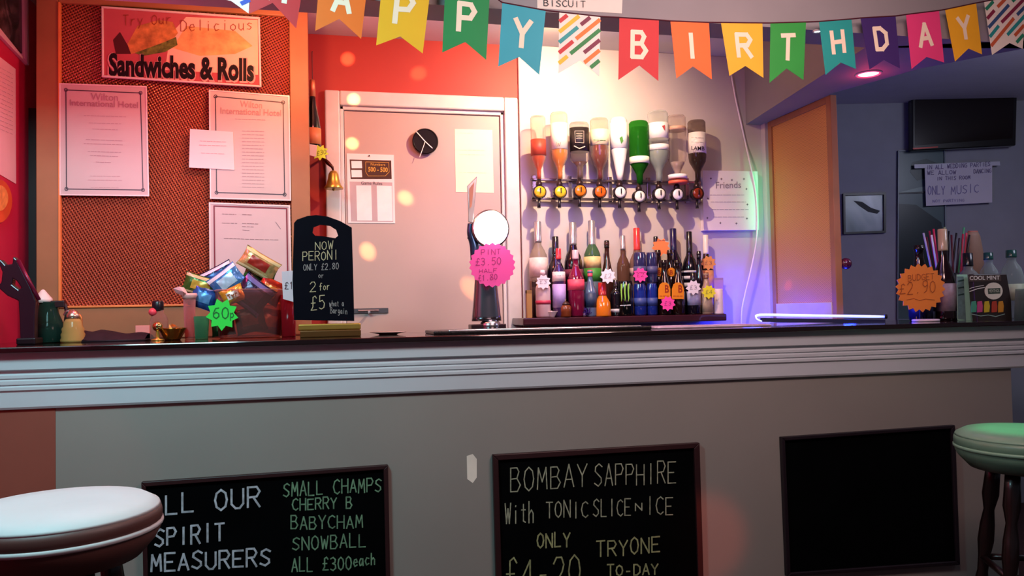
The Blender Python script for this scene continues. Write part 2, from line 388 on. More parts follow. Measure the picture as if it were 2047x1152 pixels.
# ================================================================== BAR COUNTER
xl = XL+.005; xr = 3.1
bar = thing('bar_counter', 'long white-fronted bar counter with grooved fascia and dark varnished top', 'bar', (0, DF+.3, 0))
MB().box((xl, DF-.028, ZB-.016), (xr, DB, ZB)).build('bar_top', mat('#1c0b0c', .12, coat=.6, noise=.3, scale=14), bar, bevel=.003)
# fascia profile, extruded along x
zt = ZB-.016; zb = P(1023, 778.5, DF).z
h_ = zt-zb
prof = [(.0, 0), (.0, .30), (.012, .33), (.012, .37), (.006, .40), (.006, .45), (.011, .47), (.005, .50), (.005, .56), (.010, .58), (.004, .61), (.004, .66), (.010, .69), (.010, .96), (.014, 1.0)]
fp = [Vector((xl, DF-.004+d*.9, zt-h_*t)) for d, t in prof]+[Vector((xl, DF+.03, zb)), Vector((xl, DF+.03, zt))]
MB().prism(fp, (xr-xl, 0, 0)).build('fascia', mat('#bcc3c8', .38, noise=.05, scale=3), bar)
xe = P(2026, 900, DF+.02).x; xs = P(112, 900, DF+.02).x
MB().box((xs, DF+.018, 0), (xe, DF+.045, zb+.01)).build('front_panel', mat('#8b8780', .5, noise=.06, scale=3), bar)
MB().box((xl, DF+.016, 0), (xs, DF+.045, zb+.01)).build('red_light_panel', mat('#8d4a3c', .55, noise=.15, scale=4), bar)  # red light on the counter's left end, put into the panel colour
MB().box((xe-.03, DF+.045, 0), (xe, DB-.02, zb+.01)).build('side_panel', mat('#5a5a66', .6), bar)
MB().box((xl, DB-.03, 0), (xe-.03, DB-.005, ZB-.016)).build('back_panel', mat('#4b4542', .6), bar)
PF = PY(DF+.018)
# small worn scuff on the front left of the middle board
sc_ = MB(); slab(sc_, PF, [(933, 912), (945, 908), (953, 918), (953, 955), (945, 966), (934, 958)], .0006)
sc_.build('scuff', mat('#e6e0d0', .7), bar)

def chalkboard(label, q, fx, fy, mfr, texts=(), wt=.0035):
    pl = PF; c = pl.hit((q[0][0]+q[2][0])/2, q[2][1])
    t = thing('chalkboard', label, 'chalkboard', c)
    f = MB(); inn = ring(f, pl, q, fx, fy, .018); f.build('frame', mfr, t, bevel=.002)
    s = MB(); slab(s, pl, [(inn[0][0]-1, inn[0][1]-1), (inn[1][0]+1, inn[1][1]-1), (inn[2][0]+1, inn[2][1]+1), (inn[3][0]-1, inn[3][1]+1)], .009)
    s.build('slate', mat('#050607', .9, ior=1.08, noise=.4, scale=6), t)
    pb = PY(pl.p.y-.009)
    for color, lst, w in texts:
        for a in lst:
            mb = MB(); write(mb, pb, *a, w); mb.build('lettering', mat(color, .9, noise=.45, scale=70), t)
    return t
mfr = mat('#2c1214', .45)
chalkboard('chalkboard listing small champs and cherry drinks behind the white stool',
    [(285, 962), (775, 928), (783, 1330), (293, 1360)], 9, 9, mfr,
    [('#b4bac2', [('ALL OUR', 296, 1030, 525, 1013, 38), ('SPIRIT', 308, 1093, 452, 1080, 34), ('MEASURERS', 300, 1143, 545, 1130, 34)], .0058),
     ('#6c9272', [('SMALL CHAMPS', 565, 993, 765, 982, 27), ('CHERRY B', 583, 1021, 706, 1015, 22), ('BABYCHAM', 580, 1058, 728, 1055, 25), ('SNOWBALL', 583, 1100, 735, 1093, 26), ('ALL £300', 582, 1143, 705, 1138, 27), ('each', 705, 1133, 752, 1128, 24)], .0038)])
chalkboard('chalkboard advertising a gin with tonic slice and ice, in the middle of the counter front',
    [(983, 908), (1394, 884), (1406, 1290), (994, 1312)], 11, 11, mfr,
    [('#9ea48a', [('BOMBAY', 1018, 982, 1178, 972, 46), ('SAPPHIRE', 1186, 972, 1354, 965, 42), ('With', 1008, 1049, 1070, 1045, 42), ('TONIC', 1090, 1036, 1178, 1034, 32), ('SLICE', 1184, 1032, 1263, 1031, 34), ('N', 1268, 1021, 1286, 1020, 14), ('ICE', 1290, 1030, 1348, 1028, 36)], .0036),
     ('#9aa070', [('ONLY', 1072, 1097, 1142, 1092, 29), ('TRY', 1190, 1113, 1258, 1109, 30), ('ONE', 1258, 1108, 1322, 1103, 32), ('TO-DAY', 1212, 1153, 1318, 1148, 22), ('£4-20', 1008, 1180, 1165, 1172, 62)], .0048)])
chalkboard('blank black chalkboard at the right end beside the green stool',
    [(1557, 873), (1902, 849), (1912, 1127), (1568, 1150)], 7, 7, mat('#180c14', .5))

# ================================================================== STOOLS
def stool(label, c, r, leg0, top_c, side_c, mleg):
    t = thing('bar_stool', label, 'stool', (c.x, c.y, 0))
    z = c.z
    MB().lathe([(0, z-.002), (r*.5, z-.001), (r*.86, z-.006), (r*.97, z-.018), (r*.985, z-.024)], 40, (c.x, c.y, 0)).build('seat_cushion', top_c, t, smooth=True)
    MB().lathe([(r*.985, z-.024), (r*1.0, z-.034), (r*1.0, z-.048), (r*.975, z-.056), (r*.985, z-.068), (r*.94, z-.085), (r*.8, z-.115), (r*.5, z-.125), (0.001, z-.125)], 40, (c.x, c.y, 0)).build('seat_side', side_c, t, smooth=True)
    MB().lathe([(r*.99, z-.049), (r*1.012, z-.052), (r*1.012, z-.058), (r*.985, z-.061)], 40, (c.x, c.y, 0)).build('piping', top_c, t, smooth=True)
    for k in range(4):
        a = leg0+k*PI/2; tp = Vector((c.x+math.cos(a)*r*.52, c.y+math.sin(a)*r*.52, z-.115)); bt = Vector((c.x+math.cos(a)*r*.98, c.y+math.sin(a)*r*.98, 0))
        n = 15; rs = [.020, .022, .024, .015, .021, .023, .017, .015, .022, .025, .023, .021, .019, .016, .014]
        MB().tube([tp.lerp(bt, i/(n-1)) for i in range(n)], rs, 12).build('leg', mleg, t, smooth=True)
    for zz, fr in ((.22, .83), (.38, .75)):
        for k in range(4):
            a = leg0+k*PI/2; b_ = a+PI/2
            MB().tube([(c.x+math.cos(q)*r*fr, c.y+math.sin(q)*r*fr, zz) for q in (a, b_)], .010, 8).build('stretcher', mleg, t, smooth=True)
mleg = mat('#160b0a', .35, coat=.3)
c = G(118, 1001, ZC-.35)
stool('bar stool with a pale round padded seat in the left foreground', c, .187, .7, mat('#c9cfcf', .55, noise=.05), mat('#5a3a35', .5, noise=.1), mleg)
c = G(2056, 857, ZC-.37)
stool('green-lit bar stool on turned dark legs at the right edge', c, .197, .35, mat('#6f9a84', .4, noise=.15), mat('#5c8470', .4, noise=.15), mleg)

# ================================================================== LEFT MESH SCREEN
DP = 3.135
PP = PY(DP)
m_wood = mat('#a0704a', .5, noise=.15, scale=7)
scr = thing('mesh_screen', 'wood-framed perforated copper screen filling the left of the back bar', 'screen', P(345, 690, DP))
zscb = ZB+.001
def xz(px, py): v = P(px, py, DP); return v.x, v.z
xa = P(76, 350, DP).x; xb = P(120, 350, DP).x; xc = P(582, 350, DP).x; xd = P(619, 350, DP).x
z0 = P(350, 613, DP).z; z1 = P(350, 22, DP).z
MB().box((xa, DP-.02, zscb), (xb, DP+.03, z1+.14)).build('stile', m_wood, scr, bevel=.003)
MB().box((xc, DP-.02, zscb), (xd, DP+.05, z1+.14)).build('stile', m_wood, scr, bevel=.003)
MB().box((xb, DP-.018, zscb), (xc, DP+.03, z0)).build('rail', m_wood, scr, bevel=.003)
MB().box((xb, DP-.018, z1), (xc, DP+.03, z1+.14)).build('rail', m_wood, scr, bevel=.003)
MB().box((xb-.002, DP-.004, z0-.002), (xc+.002, DP+.008, z1+.002)).build('mesh_sheet', mesh_mat('copper_mesh', '#a85a3e', '#4a1c18', .4, .27, foil=1.0, glint=.6), scr)
bd = MB().box((xb, DP-.024, z0), (xb+.008, DP-.018+.014, z1)).box((xb, DP-.024, z0), (xc, DP-.004, z0+.008))
bd.build('beading', mat('#e08a4a', .4), scr, bevel=.002)
struct(MB().box((P(57, 400, DP+.1).x, DP+.1, 0), (P(75, 400, DP+.1).x, DP+.12, P(66, 216, DP+.1).z)).build('gap_shade_strip', mat('#2a0d10', .6)))  # dark box shaped and coloured as the shade in the gap by the stile

# right folded screen, square to the back wall
Xp = P(1535, 400, 3.40).x
PX = Plane((Xp, 0, 0), (-1, 0, 0))
s2 = thing('mesh_screen', 'narrow wood-framed mesh screen folded out beside the blue light strip', 'screen', (Xp, 3.18, ZB-.001))
def yz(px, py): v = PX.hit(px, py); return v.y, v.z
yn, zn1 = yz(1659, 186); yf, zf1 = yz(1534, 248)
_, zlo = yz(1668, 604)
ztop = (zn1+zf1)/2
MB().box((Xp, yn, ZB-.001), (Xp+.03, yn+.032, ztop)).build('stile', m_wood, s2, bevel=.002)
MB().box((Xp, yf-.03, ZB-.001), (Xp+.03, yf, ztop)).build('stile', m_wood, s2, bevel=.002)
MB().box((Xp, yn+.032, ztop-.028), (Xp+.03, yf-.03, ztop)).build('rail', m_wood, s2, bevel=.002)
MB().box((Xp-.002, yn+.032, ZB-.001), (Xp+.03, yf-.03, zlo)).build('rail', mat('#cfc2bc', .45), s2, bevel=.002)
MB().box((Xp+.008, yn+.03, zlo-.003), (Xp+.016, yf-.028, ztop-.025)).build('mesh_sheet', mesh_mat('tan_mesh', '#dca35c', '#a8753e', .15, .5, .0075, 'YZ', .1, .15), s2)
kb = MB(); kv = P(1681, 527, yn); kb.sphere((Xp+.055, yn+.01, kv.z), .024); kb.tube([(Xp+.03, yn+.012, kv.z), (Xp+.05, yn+.012, kv.z)], .009)
kb.build('knob', mat('#4a1030', .25, coat=.5), s2, smooth=True)
struct(MB().box((Xp-.005, DW-.05, 0), (Xp+.045, DW+.12, ZS)).build('trim_3', m_cream))
struct(MB().box((Xp-.01, yn-.06, 0), (Xp+.05, DW-.05, ZB-.003)).build('trim_4', mat('#6b6066', .6)))

# ================================================================== WALL PAPERS, SIGNS
def sheet_thing(name, label, cat, pl, q, t=.0015, color=None, group=None, m=None, pname='sheet'):
    c = (pl.hit(*q[2])+pl.hit(*q[3]))/2
    th = thing(name, label, cat, c, group)
    mb = MB(); slab(mb, pl, q, t); mb.build(pname, m or mat(color or '#e9e2de', .5, noise=.04), th)
    return th
def pline(mb, pl, pts, w, lift=.003):
    stroke_quads(mb, lambda u, v: pl.hit(u, v), list(zip(pts[:-1], pts[1:])), w, pl.n*lift)
SP = PY(DP-.0185)
# sandwiches sign
q = [(204, 14), (520, 36), (523, 176), (205, 156)]
sg = sheet_thing('sandwich_sign', 'glossy framed sandwiches and rolls sign at the top of the copper screen', 'sign', SP, q, .006, m=mat('#b4525a', .2, noise=.05, coat=.8), pname='board')
fr = MB(); ring(fr, SP, q, 4, 4, .012); fr.build('frame', mat('#d8cfcc', .35), sg, bevel=.002)
S2 = PY(DP-.0185-.006)
mb = MB(); slab(mb, S2, [(330, 140), (516, 150), (516, 40), (372, 34), (340, 70)], .0004); mb.build('lit_panel_print', mat('#f0c8ae', .2, coat=.8, noise=.1), sg)  # hot light on the sign's right side, put into this pale colour
mb = MB(); slab(mb, S2, [(255, 88), (275, 52), (318, 40), (345, 44), (356, 66), (340, 86), (300, 100), (262, 108)], .0008); mb.build('bread_print', mat('#c98a4a', .3, noise=.5, scale=40), sg)
mb = MB(); slab(mb, S2, [(345, 96), (372, 52), (470, 62), (505, 92), (470, 108), (400, 112)], .0006); mb.build('roll_print', mat('#e8b070', .3, noise=.4, scale=25), sg)
mb = MB(); slab(mb, S2, [(270, 106), (330, 84), (352, 74), (355, 90), (330, 104), (285, 112)], .0012); mb.build('filling_print', mat('#6d7d33', .4, noise=.8, scale=60), sg)
mb = MB(); slab(mb, S2, [(226, 80), (240, 64), (255, 90), (262, 108), (232, 108)], .0009); mb.build('shadow_print', mat('#4a1a20', .4), sg)
mb = MB(); print_text(mb, S2, 'Sandwiches & Rolls', 215, 152, 511, 163, 47, bold=.065, lift=.0022); mb.build('lettering_outline', mat('#d9a59d', .3), sg)
mb = MB(); print_text(mb, S2, 'Sandwiches & Rolls', 218, 150, 508, 161, 44, bold=.04, lift=.0032); mb.build('lettering', mat('#170a10', .3), sg)
for a in (('Try Our', 245, 52, 345, 48, 20), ('Delicious', 360, 62, 508, 60, 22)): mb = MB(); write(mb, S2, *a, .0022, .0026); mb.build('script_lettering', mat('#8a3a20', .4), sg)

def hotel_notice(label, q, ty, dx, rows):
    th = sheet_thing('framed_notice', label, 'notice', SP, q, .004, '#c4bab6', 'notices pinned over the copper screen')
    pl = PY(DP-.0225); mb = MB()
    tl, tr, br, bl = q; i = 13
    c = [(tl[0]+i, tl[1]+i), (tr[0]-i, tr[1]+i), (br[0]-i, br[1]-i), (bl[0]+i, bl[1]-i)]
    pline(mb, pl, c+[c[0]], .0032, .001)
    for p in c: pline(mb, pl, [(p[0]+3.2*math.cos(a*PI/4), p[1]+3.2*math.sin(a*PI/4)) for a in range(9)], .0025, .0014)
    mb.build('border_print', mat('#3b3440', .5), th)
    e = MB(); ring(e, SP, q, 2.5, 2.5, .006); e.build('edging', mat('#e6dedb', .3), th)
    return th, pl
q1 = [(119, 167), (294, 173), (299, 393), (120, 391)]
th, pl = hotel_notice('left framed notice with double black border on the copper screen', q1, 200, 0, None)
mb = MB(); print_text(mb, pl, 'Wilton', 182, 200, 236, 202, 14, .0); print_text(mb, pl, 'International Hotel', 140, 211, 276, 216, 12, .012); mb.build('heading', mat('#a38a8c', .5), th)
mb = MB(); bars(mb, pl, [(168, 252, 231, 234), (178, 242, 246, 248), (185, 235, 258, 260), (172, 246, 279, 282), (168, 246, 287, 290), (176, 242, 303, 305), (180, 236, 311, 313), (192, 222, 324, 325)], .0016); bars(mb, pl, [(180, 240, 352, 353), (176, 244, 360, 361), (182, 238, 375, 376)], .001); mb.build('small_print', m_fade, th)
q2 = [(418, 180), (579, 192), (582, 402), (420, 398)]
th, pl = hotel_notice('right framed notice with double black border, under the sandwich sign', q2, 0, 0, None)
mb = MB(); print_text(mb, pl, 'Wilton', 480, 214, 524, 217, 13, .0); print_text(mb, pl, 'International Hotel', 441, 227, 562, 232, 12, .012); mb.build('heading', mat('#b58f90', .5), th)
mb = MB(); bars(mb, pl, [(470, 530, 238, 240)]+[(484, 528, y, y+1) for y in range(262, 380, 7)], .0013); mb.build('small_print', m_fade, th)
th = sheet_thing('paper_slip', 'blank-looking pink slip overlapping the right framed notice', 'paper', PY(DP-.0245), [(380, 258), (466, 264), (469, 340), (378, 335)], .0015, '#f0dcdc')
mb = MB(); bars(mb, PY(DP-.026), [(400, 452, 282, 284), (398, 452, 290, 292), (402, 448, 306, 308)], .0012); mb.build('small_print', m_fade, th)
q3 = [(418, 405), (580, 411), (584, 600), (420, 600)]
th = sheet_thing('framed_notice', 'lower framed notice with wine-red border behind the crisp packets', 'notice', SP, q3, .004, '#cabdbc', 'notices pinned over the copper screen')
e = MB(); ring(e, SP, q3, 3, 3, .006); e.build('edging', mat('#e6dedb', .3), th)
pl = PY(DP-.0225); mb = MB(); pline(mb, pl, [(428, 412), (573, 417), (576, 592), (430, 592), (428, 412)], .005, .001); mb.build('border_print', mat('#7a2034', .5), th)
mb = MB(); bars(mb, pl, [(444, 472, 428, 429), (484, 505, 429, 430), (444, 474, 446, 447), (484, 516, 447, 448), (484, 508, 453, 454), (485, 500, 460, 461), (448, 558, 477, 480)], .0014); pline(mb, pl, [(551, 444), (561, 458)], .0015, .001); mb.build('small_print', mat('#6a5560', .6), th)

# left wall frames
PL = Plane((XL, 2, 0), (1, 0, 0))
q = [(-60, -150), (50, -150), (50, 132), (-60, 0)]
q = [(-70, -120), (48, -60), (50, 131), (-70, 5)]
th = thing('picture_frame', 'dark picture in pale frame high on the red left wall', 'picture', PL.hit(30, 110))
mb = MB(); ring(mb, PL, q, 9, 14, .014); mb.build('frame', mat('#c7aeb0', .4), th, bevel=.002)
mb = MB(); slab(mb, PL, [(-62, -108), (41, -48), (42, 108), (-62, -4)], .006); mb.build('picture_print', picture_mat('dark_art', ['#1c201c', '#2f2a2c', '#5a4a4a'], 14), th)
q = [(-40, 84), (30, 138), (31, 368), (-40, 326)]
th = sheet_thing('wall_notice', 'long typed notice on the red left wall below the dark picture', 'notice', PL, q, .002, '#d9b5b6')
mb = MB(); bars(mb, Plane((XL+.002, 2, 0), (1, 0, 0)), [(-30, 25, y, y+22+(260-y)*.05) for y in range(120, 250, 9)], .0012); mb.build('small_print', m_fade, th)
th = thing('round_plaque', 'orange rounded plaque cut by the left edge', 'plaque', PL.hit(5, 440))
mb = MB(); slab(mb, PL, [(-10+28*math.cos(a*PI/10), 402+44*math.sin(a*PI/10)) for a in range(20)], .01); mb.build('plaque_face', mat('#d0562c', .4, noise=.3), th)
mb = MB(); slab(mb, PL, [(-10+18*math.cos(a*PI/10), 396+26*math.sin(a*PI/10)) for a in range(20)], .013); mb.build('plaque_print', mat('#e2974c', .4, noise=.4, scale=40), th)

# ================================================================== DOOR ITEMS
PD = PY(DD)
q = [(693, 307), (787, 310), (790, 447), (696, 446)]
th = sheet_thing('opening_times_chart', 'white printed chart with brown header panel on the door', 'chart', PD, q, .003, '#f0e2e2')
pl = PY(DD-.003)
mb = MB(); slab(mb, pl, [(699, 319), (782, 321), (783, 358), (701, 358)], .0006); mb.build('header_panel', mat('#4a2a1e', .4), th)
mb = MB()
for y in (322, 340): slab(mb, pl, [(702, y), (723, y), (724, y+14.5), (703, y+14.5)], .0012)
slab(mb, pl, [(712, 371), (742, 371), (744, 441), (714, 441)], .001); slab(mb, pl, [(753, 371), (783, 372), (785, 442), (755, 442)], .001)
mb.build('white_boxes', mat('#fbeeee', .5), th)
mb = MB(); slab(mb, pl, [(699, 363), (784, 365), (786, 444), (702, 443)], .0005); mb.build('tint_panel', mat('#c3a9ad', .5), th)
mb = MB(); print_text(mb, pl, '500 - 500', 736, 343, 775, 344, 9, .02, .0018); pline(mb, pl, [(731, 324), (777, 325), (778, 344), (770, 352), (736, 352), (731, 344), (731, 324)], .0016, .0016)
print_text(mb, pl, 'Numbers', 741, 331, 770, 332, 5, .0, .0018); mb.build('gold_print', mat('#d9a545', .4), th)
mb = MB(); print_text(mb, pl, 'Game Rules', 722, 369, 764, 370, 6, .0, .0012); mb.build('heading', m_ink, th)
c = P(738, 312, DD); MB().lathe([(0.0001, 0), (.003, .001), (.003, .004), (.0001, .005)], 10, (c.x, DD-.003, c.z), 'Y').build('pin', m_black, th)
# clock
c = P(849, 285, DD); R = 25.5/F*3.53
th = thing('wall_clock', 'round dark-faced clock with white hands on the door', 'clock', (c.x, DD, c.z-R))
MB().lathe([(R*.96, 0), (R, .006), (R, .026), (R*.93, .030), (R*.90, .026), (0.0001, .025)], 40, (c.x, DD, c.z), 'Y').build('clock_face', mat('#1a1416', .22, coat=.3), th)
PCk = PY(DD-.0315)
mb = MB(); pline(mb, PCk, [(833, 264), (850, 283), (864, 296)], .004, .0005); pline(mb, PCk, [(850, 283), (839, 314)], .0028, .001); mb.build('hand', mat('#f4efe6', .3), th)
# yellowed sheet at right of the door
q = [(909, 258), (984, 260), (987, 386), (911, 384)]
th = sheet_thing('paper_sheet', 'plain yellowed sheet on the right of the door above the lamp', 'paper', PD, q, .0015, '#f2e9c8')
mb = MB(); bars(mb, PY(DD-.0015), [(920, 945, 266, 267), (918, 970, 300, 301), (918, 968, 309, 310), (918, 972, 345, 346)], .001); mb.build('small_print', mat('#cdbf9a', .6), th)

# hanging bottle, tag, bell
def lathe_bottle(th, c, H_, R_, prof, m, seg=24, name='glass', sx=1, sy=1):
    return MB().lathe([(R_*r, H_*z) for r, z in prof], seg, c, sx=sx, sy=sy).build(name, m, th, smooth=True)
WINE = [(0.0, .0), (.8, .0), (1, .03), (1, .53), (.96, .59), (.8, .655), (.5, .72), (.35, .78), (.32, .9), (.36, .905), (.36, .96), (.3, 1.0), (0, 1.0)]
SPIRIT = [(0, 0), (.88, 0), (1, .04), (1, .61), (.94, .66), (.72, .71), (.4, .765), (.33, .92), (.38, .925), (.38, .97), (0, 1.0)]
SQUARE = [(0, 0), (.92, 0), (1, .03), (1, .66), (.9, .70), (.42, .74), (.36, .78), (.36, .95), (.4, .96), (.4, 1), (0, 1)]
BEER = [(0, 0), (.9, 0), (1, .03), (1, .5), (.92, .58), (.5, .74), (.4, .84), (.38, .94), (.46, .95), (.46, .99), (0, 1)]
CAN = [(0, 0), (.8, 0), (1, .05), (1, .9), (.88, .97), (.88, 1.0), (.8, 1.0), (.78, .975), (0, .975)]
DHB = 3.32
c = P(626, 300, DHB); tp = P(624, 160, DHB); Hh = tp.z-c.z; Rb = 15/F*3.4
th = thing('champagne_bottle', 'champagne bottle with salmon foil hanging beside the door frame', 'bottle', (c.x, DHB, c.z))
lathe_bottle(th, (c.x, DHB, c.z), Hh*.8, Rb, [(0, 0), (.9, 0), (1, .02), (1, .35), (.8, .55), (.45, .8), (.35, 1)], mat('#12100c', .12, coat=.7))
MB().lathe([(Rb*.38, Hh*.72), (Rb*.36, Hh*.95), (Rb*.3, Hh), (0, Hh)], 20, (c.x, DHB, c.z)).build('foil', mat('#d98a5c', .35, .5), th, smooth=True)
MB().lathe([(Rb*1.02, Hh*.07), (Rb*1.02, Hh*.30)], 24, (c.x, DHB, c.z)).build('label', mat('#d98a55', .5), th, smooth=True)
MB().tube([(c.x, DHB, c.z+Hh*.98), (c.x, DHB+.02, c.z+Hh+.12), (c.x, DW, c.z+Hh+.16)], .0015, 6).build('hanging_cord', m_ink, th)
PT = PY(DHB-.035)
q = star(640, 305, 18, 12, 9, .2, .9)
th = sheet_thing('price_tag', 'small lime yellow star tag below the hanging champagne bottle', 'price tag', PT, q, .001, '#c8e83a')
mb = MB(); slab(mb, PT, [(617, 288), (634, 291), (632, 314), (617, 310)], .001, .0012); mb.build('white_corner', mat('#e9dccb', .5), th)
mb = MB(); write(mb, PT, '£30', 633, 312, 653, 308, 9, .0016); mb.build('lettering', mat('#4a5a20', .6), th)
DBe = 3.36; c = P(667, 378, DBe); s = 1/F*3.45
th = thing('hanging_bell', 'brass bell hanging by the left door frame', 'bell', (c.x, DBe, c.z))
MB().lathe([(18*s, 0), (18.5*s, 2*s), (14*s, 8*s), (11*s, 18*s), (9.5*s, 28*s), (6*s, 34*s), (0, 36*s)], 28, (c.x, DBe, c.z)).build('bell_body', m_brass, th, smooth=True)
MB().tube([(c.x, DBe, c.z+34*s), (c.x-2*s, DBe, c.z+42*s), (c.x-10*s, DBe, c.z+50*s), (c.x-16*s, DBe+.02, c.z+58*s), (c.x-20*s, DW, c.z+66*s)], [.003, .006, .009, .007, .004], 8).build('bracket', mat('#4a1a14', .4, .6), th, smooth=True)
MB().sphere((c.x, DBe, c.z-.002), .006).build('clapper', m_brass, th, smooth=True)

# ================================================================== OPTICS
DO = 3.335
rail = thing('optic_rail', 'chrome double rail carrying the row of spirit measures', 'rail', P(1235, 400, DW-.02))
mr = mat('#a89a9c', .25, .9)
a_ = P(1062, 397, DW-.04); b_ = P(1400, 397, DW-.04)
MB().box((a_.x, DW-.045, a_.z-.006), (b_.x, DW-.030, a_.z+.006)).build('rail_bar', mr, rail, bevel=.002)
zt_ = P(1235, 362, DW-.04).z
MB().box((a_.x, DW-.045, zt_-.005), (b_.x, DW-.030, zt_+.005)).build('rail_bar', mr, rail, bevel=.002)
for px in (1068, 1140, 1220, 1297, 1374, 1398):
    v = P(px, 380, DW-.03); MB().box((v.x-.008, DW-.032, a_.z-.01), (v.x+.008, DW-.015, zt_+.02)).build('bracket', mr, rail, bevel=.001)
OPT = [ # x, top, halfwidth, liquid colour, level(0..1 of body from neck), glass, label(y0,y1,colour), disc x, disc y, disc colour, profile, label text
 (1074, 233, 15.5, '#c8480a', .42, '#e8d8c8', (280, 312, '#b0402c'), 1079, 384, '#e8b32e', 'round', 'inverted slim bottle of amber spirit, first of the row'),
 (1117, 226, 17.5, '#d07404', .55, '#efe6d0', (248, 300, '#f4ead2'), 1120, 384, '#e8c02e', 'round', 'inverted bottle of gold spirit with tall cream label'),
 (1158, 246, 20, '#5a3a28', .3, '#d8ccc4', (257, 304, '#1d1416'), 1160, 382, '#d87a1e', 'square', 'inverted square-shouldered bottle with black label'),
 (1198, 238, 18.5, '#6a1606', .62, '#e4d6c8', (261, 292, '#f0e2b8'), 1200, 384, '#e06418', 'round', 'inverted bottle of dark red spirit under a cream label'),
 (1236, 237, 17.5, '#f4f0ee', .97, '#f6f2f0', (246, 298, '#fbf8f4'), 1240, 385, '#f0ece8', 'taper', 'inverted opaque white tapering bottle'),
 (1277, 244, 20, '#1f5a20', .9, '#3a8a34', (315, 328, '#eef0dc'), 1279, 393, '#f0ece8', 'round', 'inverted green glass bottle'),
 (1314, 224, 21, '#aab4b0', .5, '#dfe6e4', (248, 279, '#f2eef0'), 1319, 388, '#f0ece8', 'round', 'inverted clear bottle with white label and small lower band'),
 (1352, 232, 19, '#c0b0ae', .3, '#e6dad6', (255, 262, '#caa08c'), 1355, 389, '#e4e0f0', 'round', 'inverted near-empty clear bottle without white label'),
 (1393, 242, 18, '#2a0d0a', .72, '#9a8a84', (267, 308, '#efe8e4'), 1395, 387, '#7a2a18', 'round', 'inverted dark brown bottle with white label, last of the row')]
PR = {'round': [(0, 0), (.86, 0), (1, .03), (1, .60), (.92, .68), (.55, .78), (.34, .84), (.30, 1), (0, 1)],
      'square': [(0, 0), (.9, 0), (1, .03), (1, .66), (.8, .70), (.42, .76), (.34, .80), (.32, 1), (0, 1)],
      'taper': [(0, 0), (.86, 0), (1, .04), (1, .45), (.9, .55), (.62, .75), (.42, .9), (.3, 1), (0, 1)]}
def prof_r(pr, z):
    for (ra, za), (rb, zb_) in zip(pr[:-1], pr[1:]):
        if za <= z <= zb_ and zb_ > za: return ra+(rb-ra)*(z-za)/(zb_-za)
    return pr[-1][0]
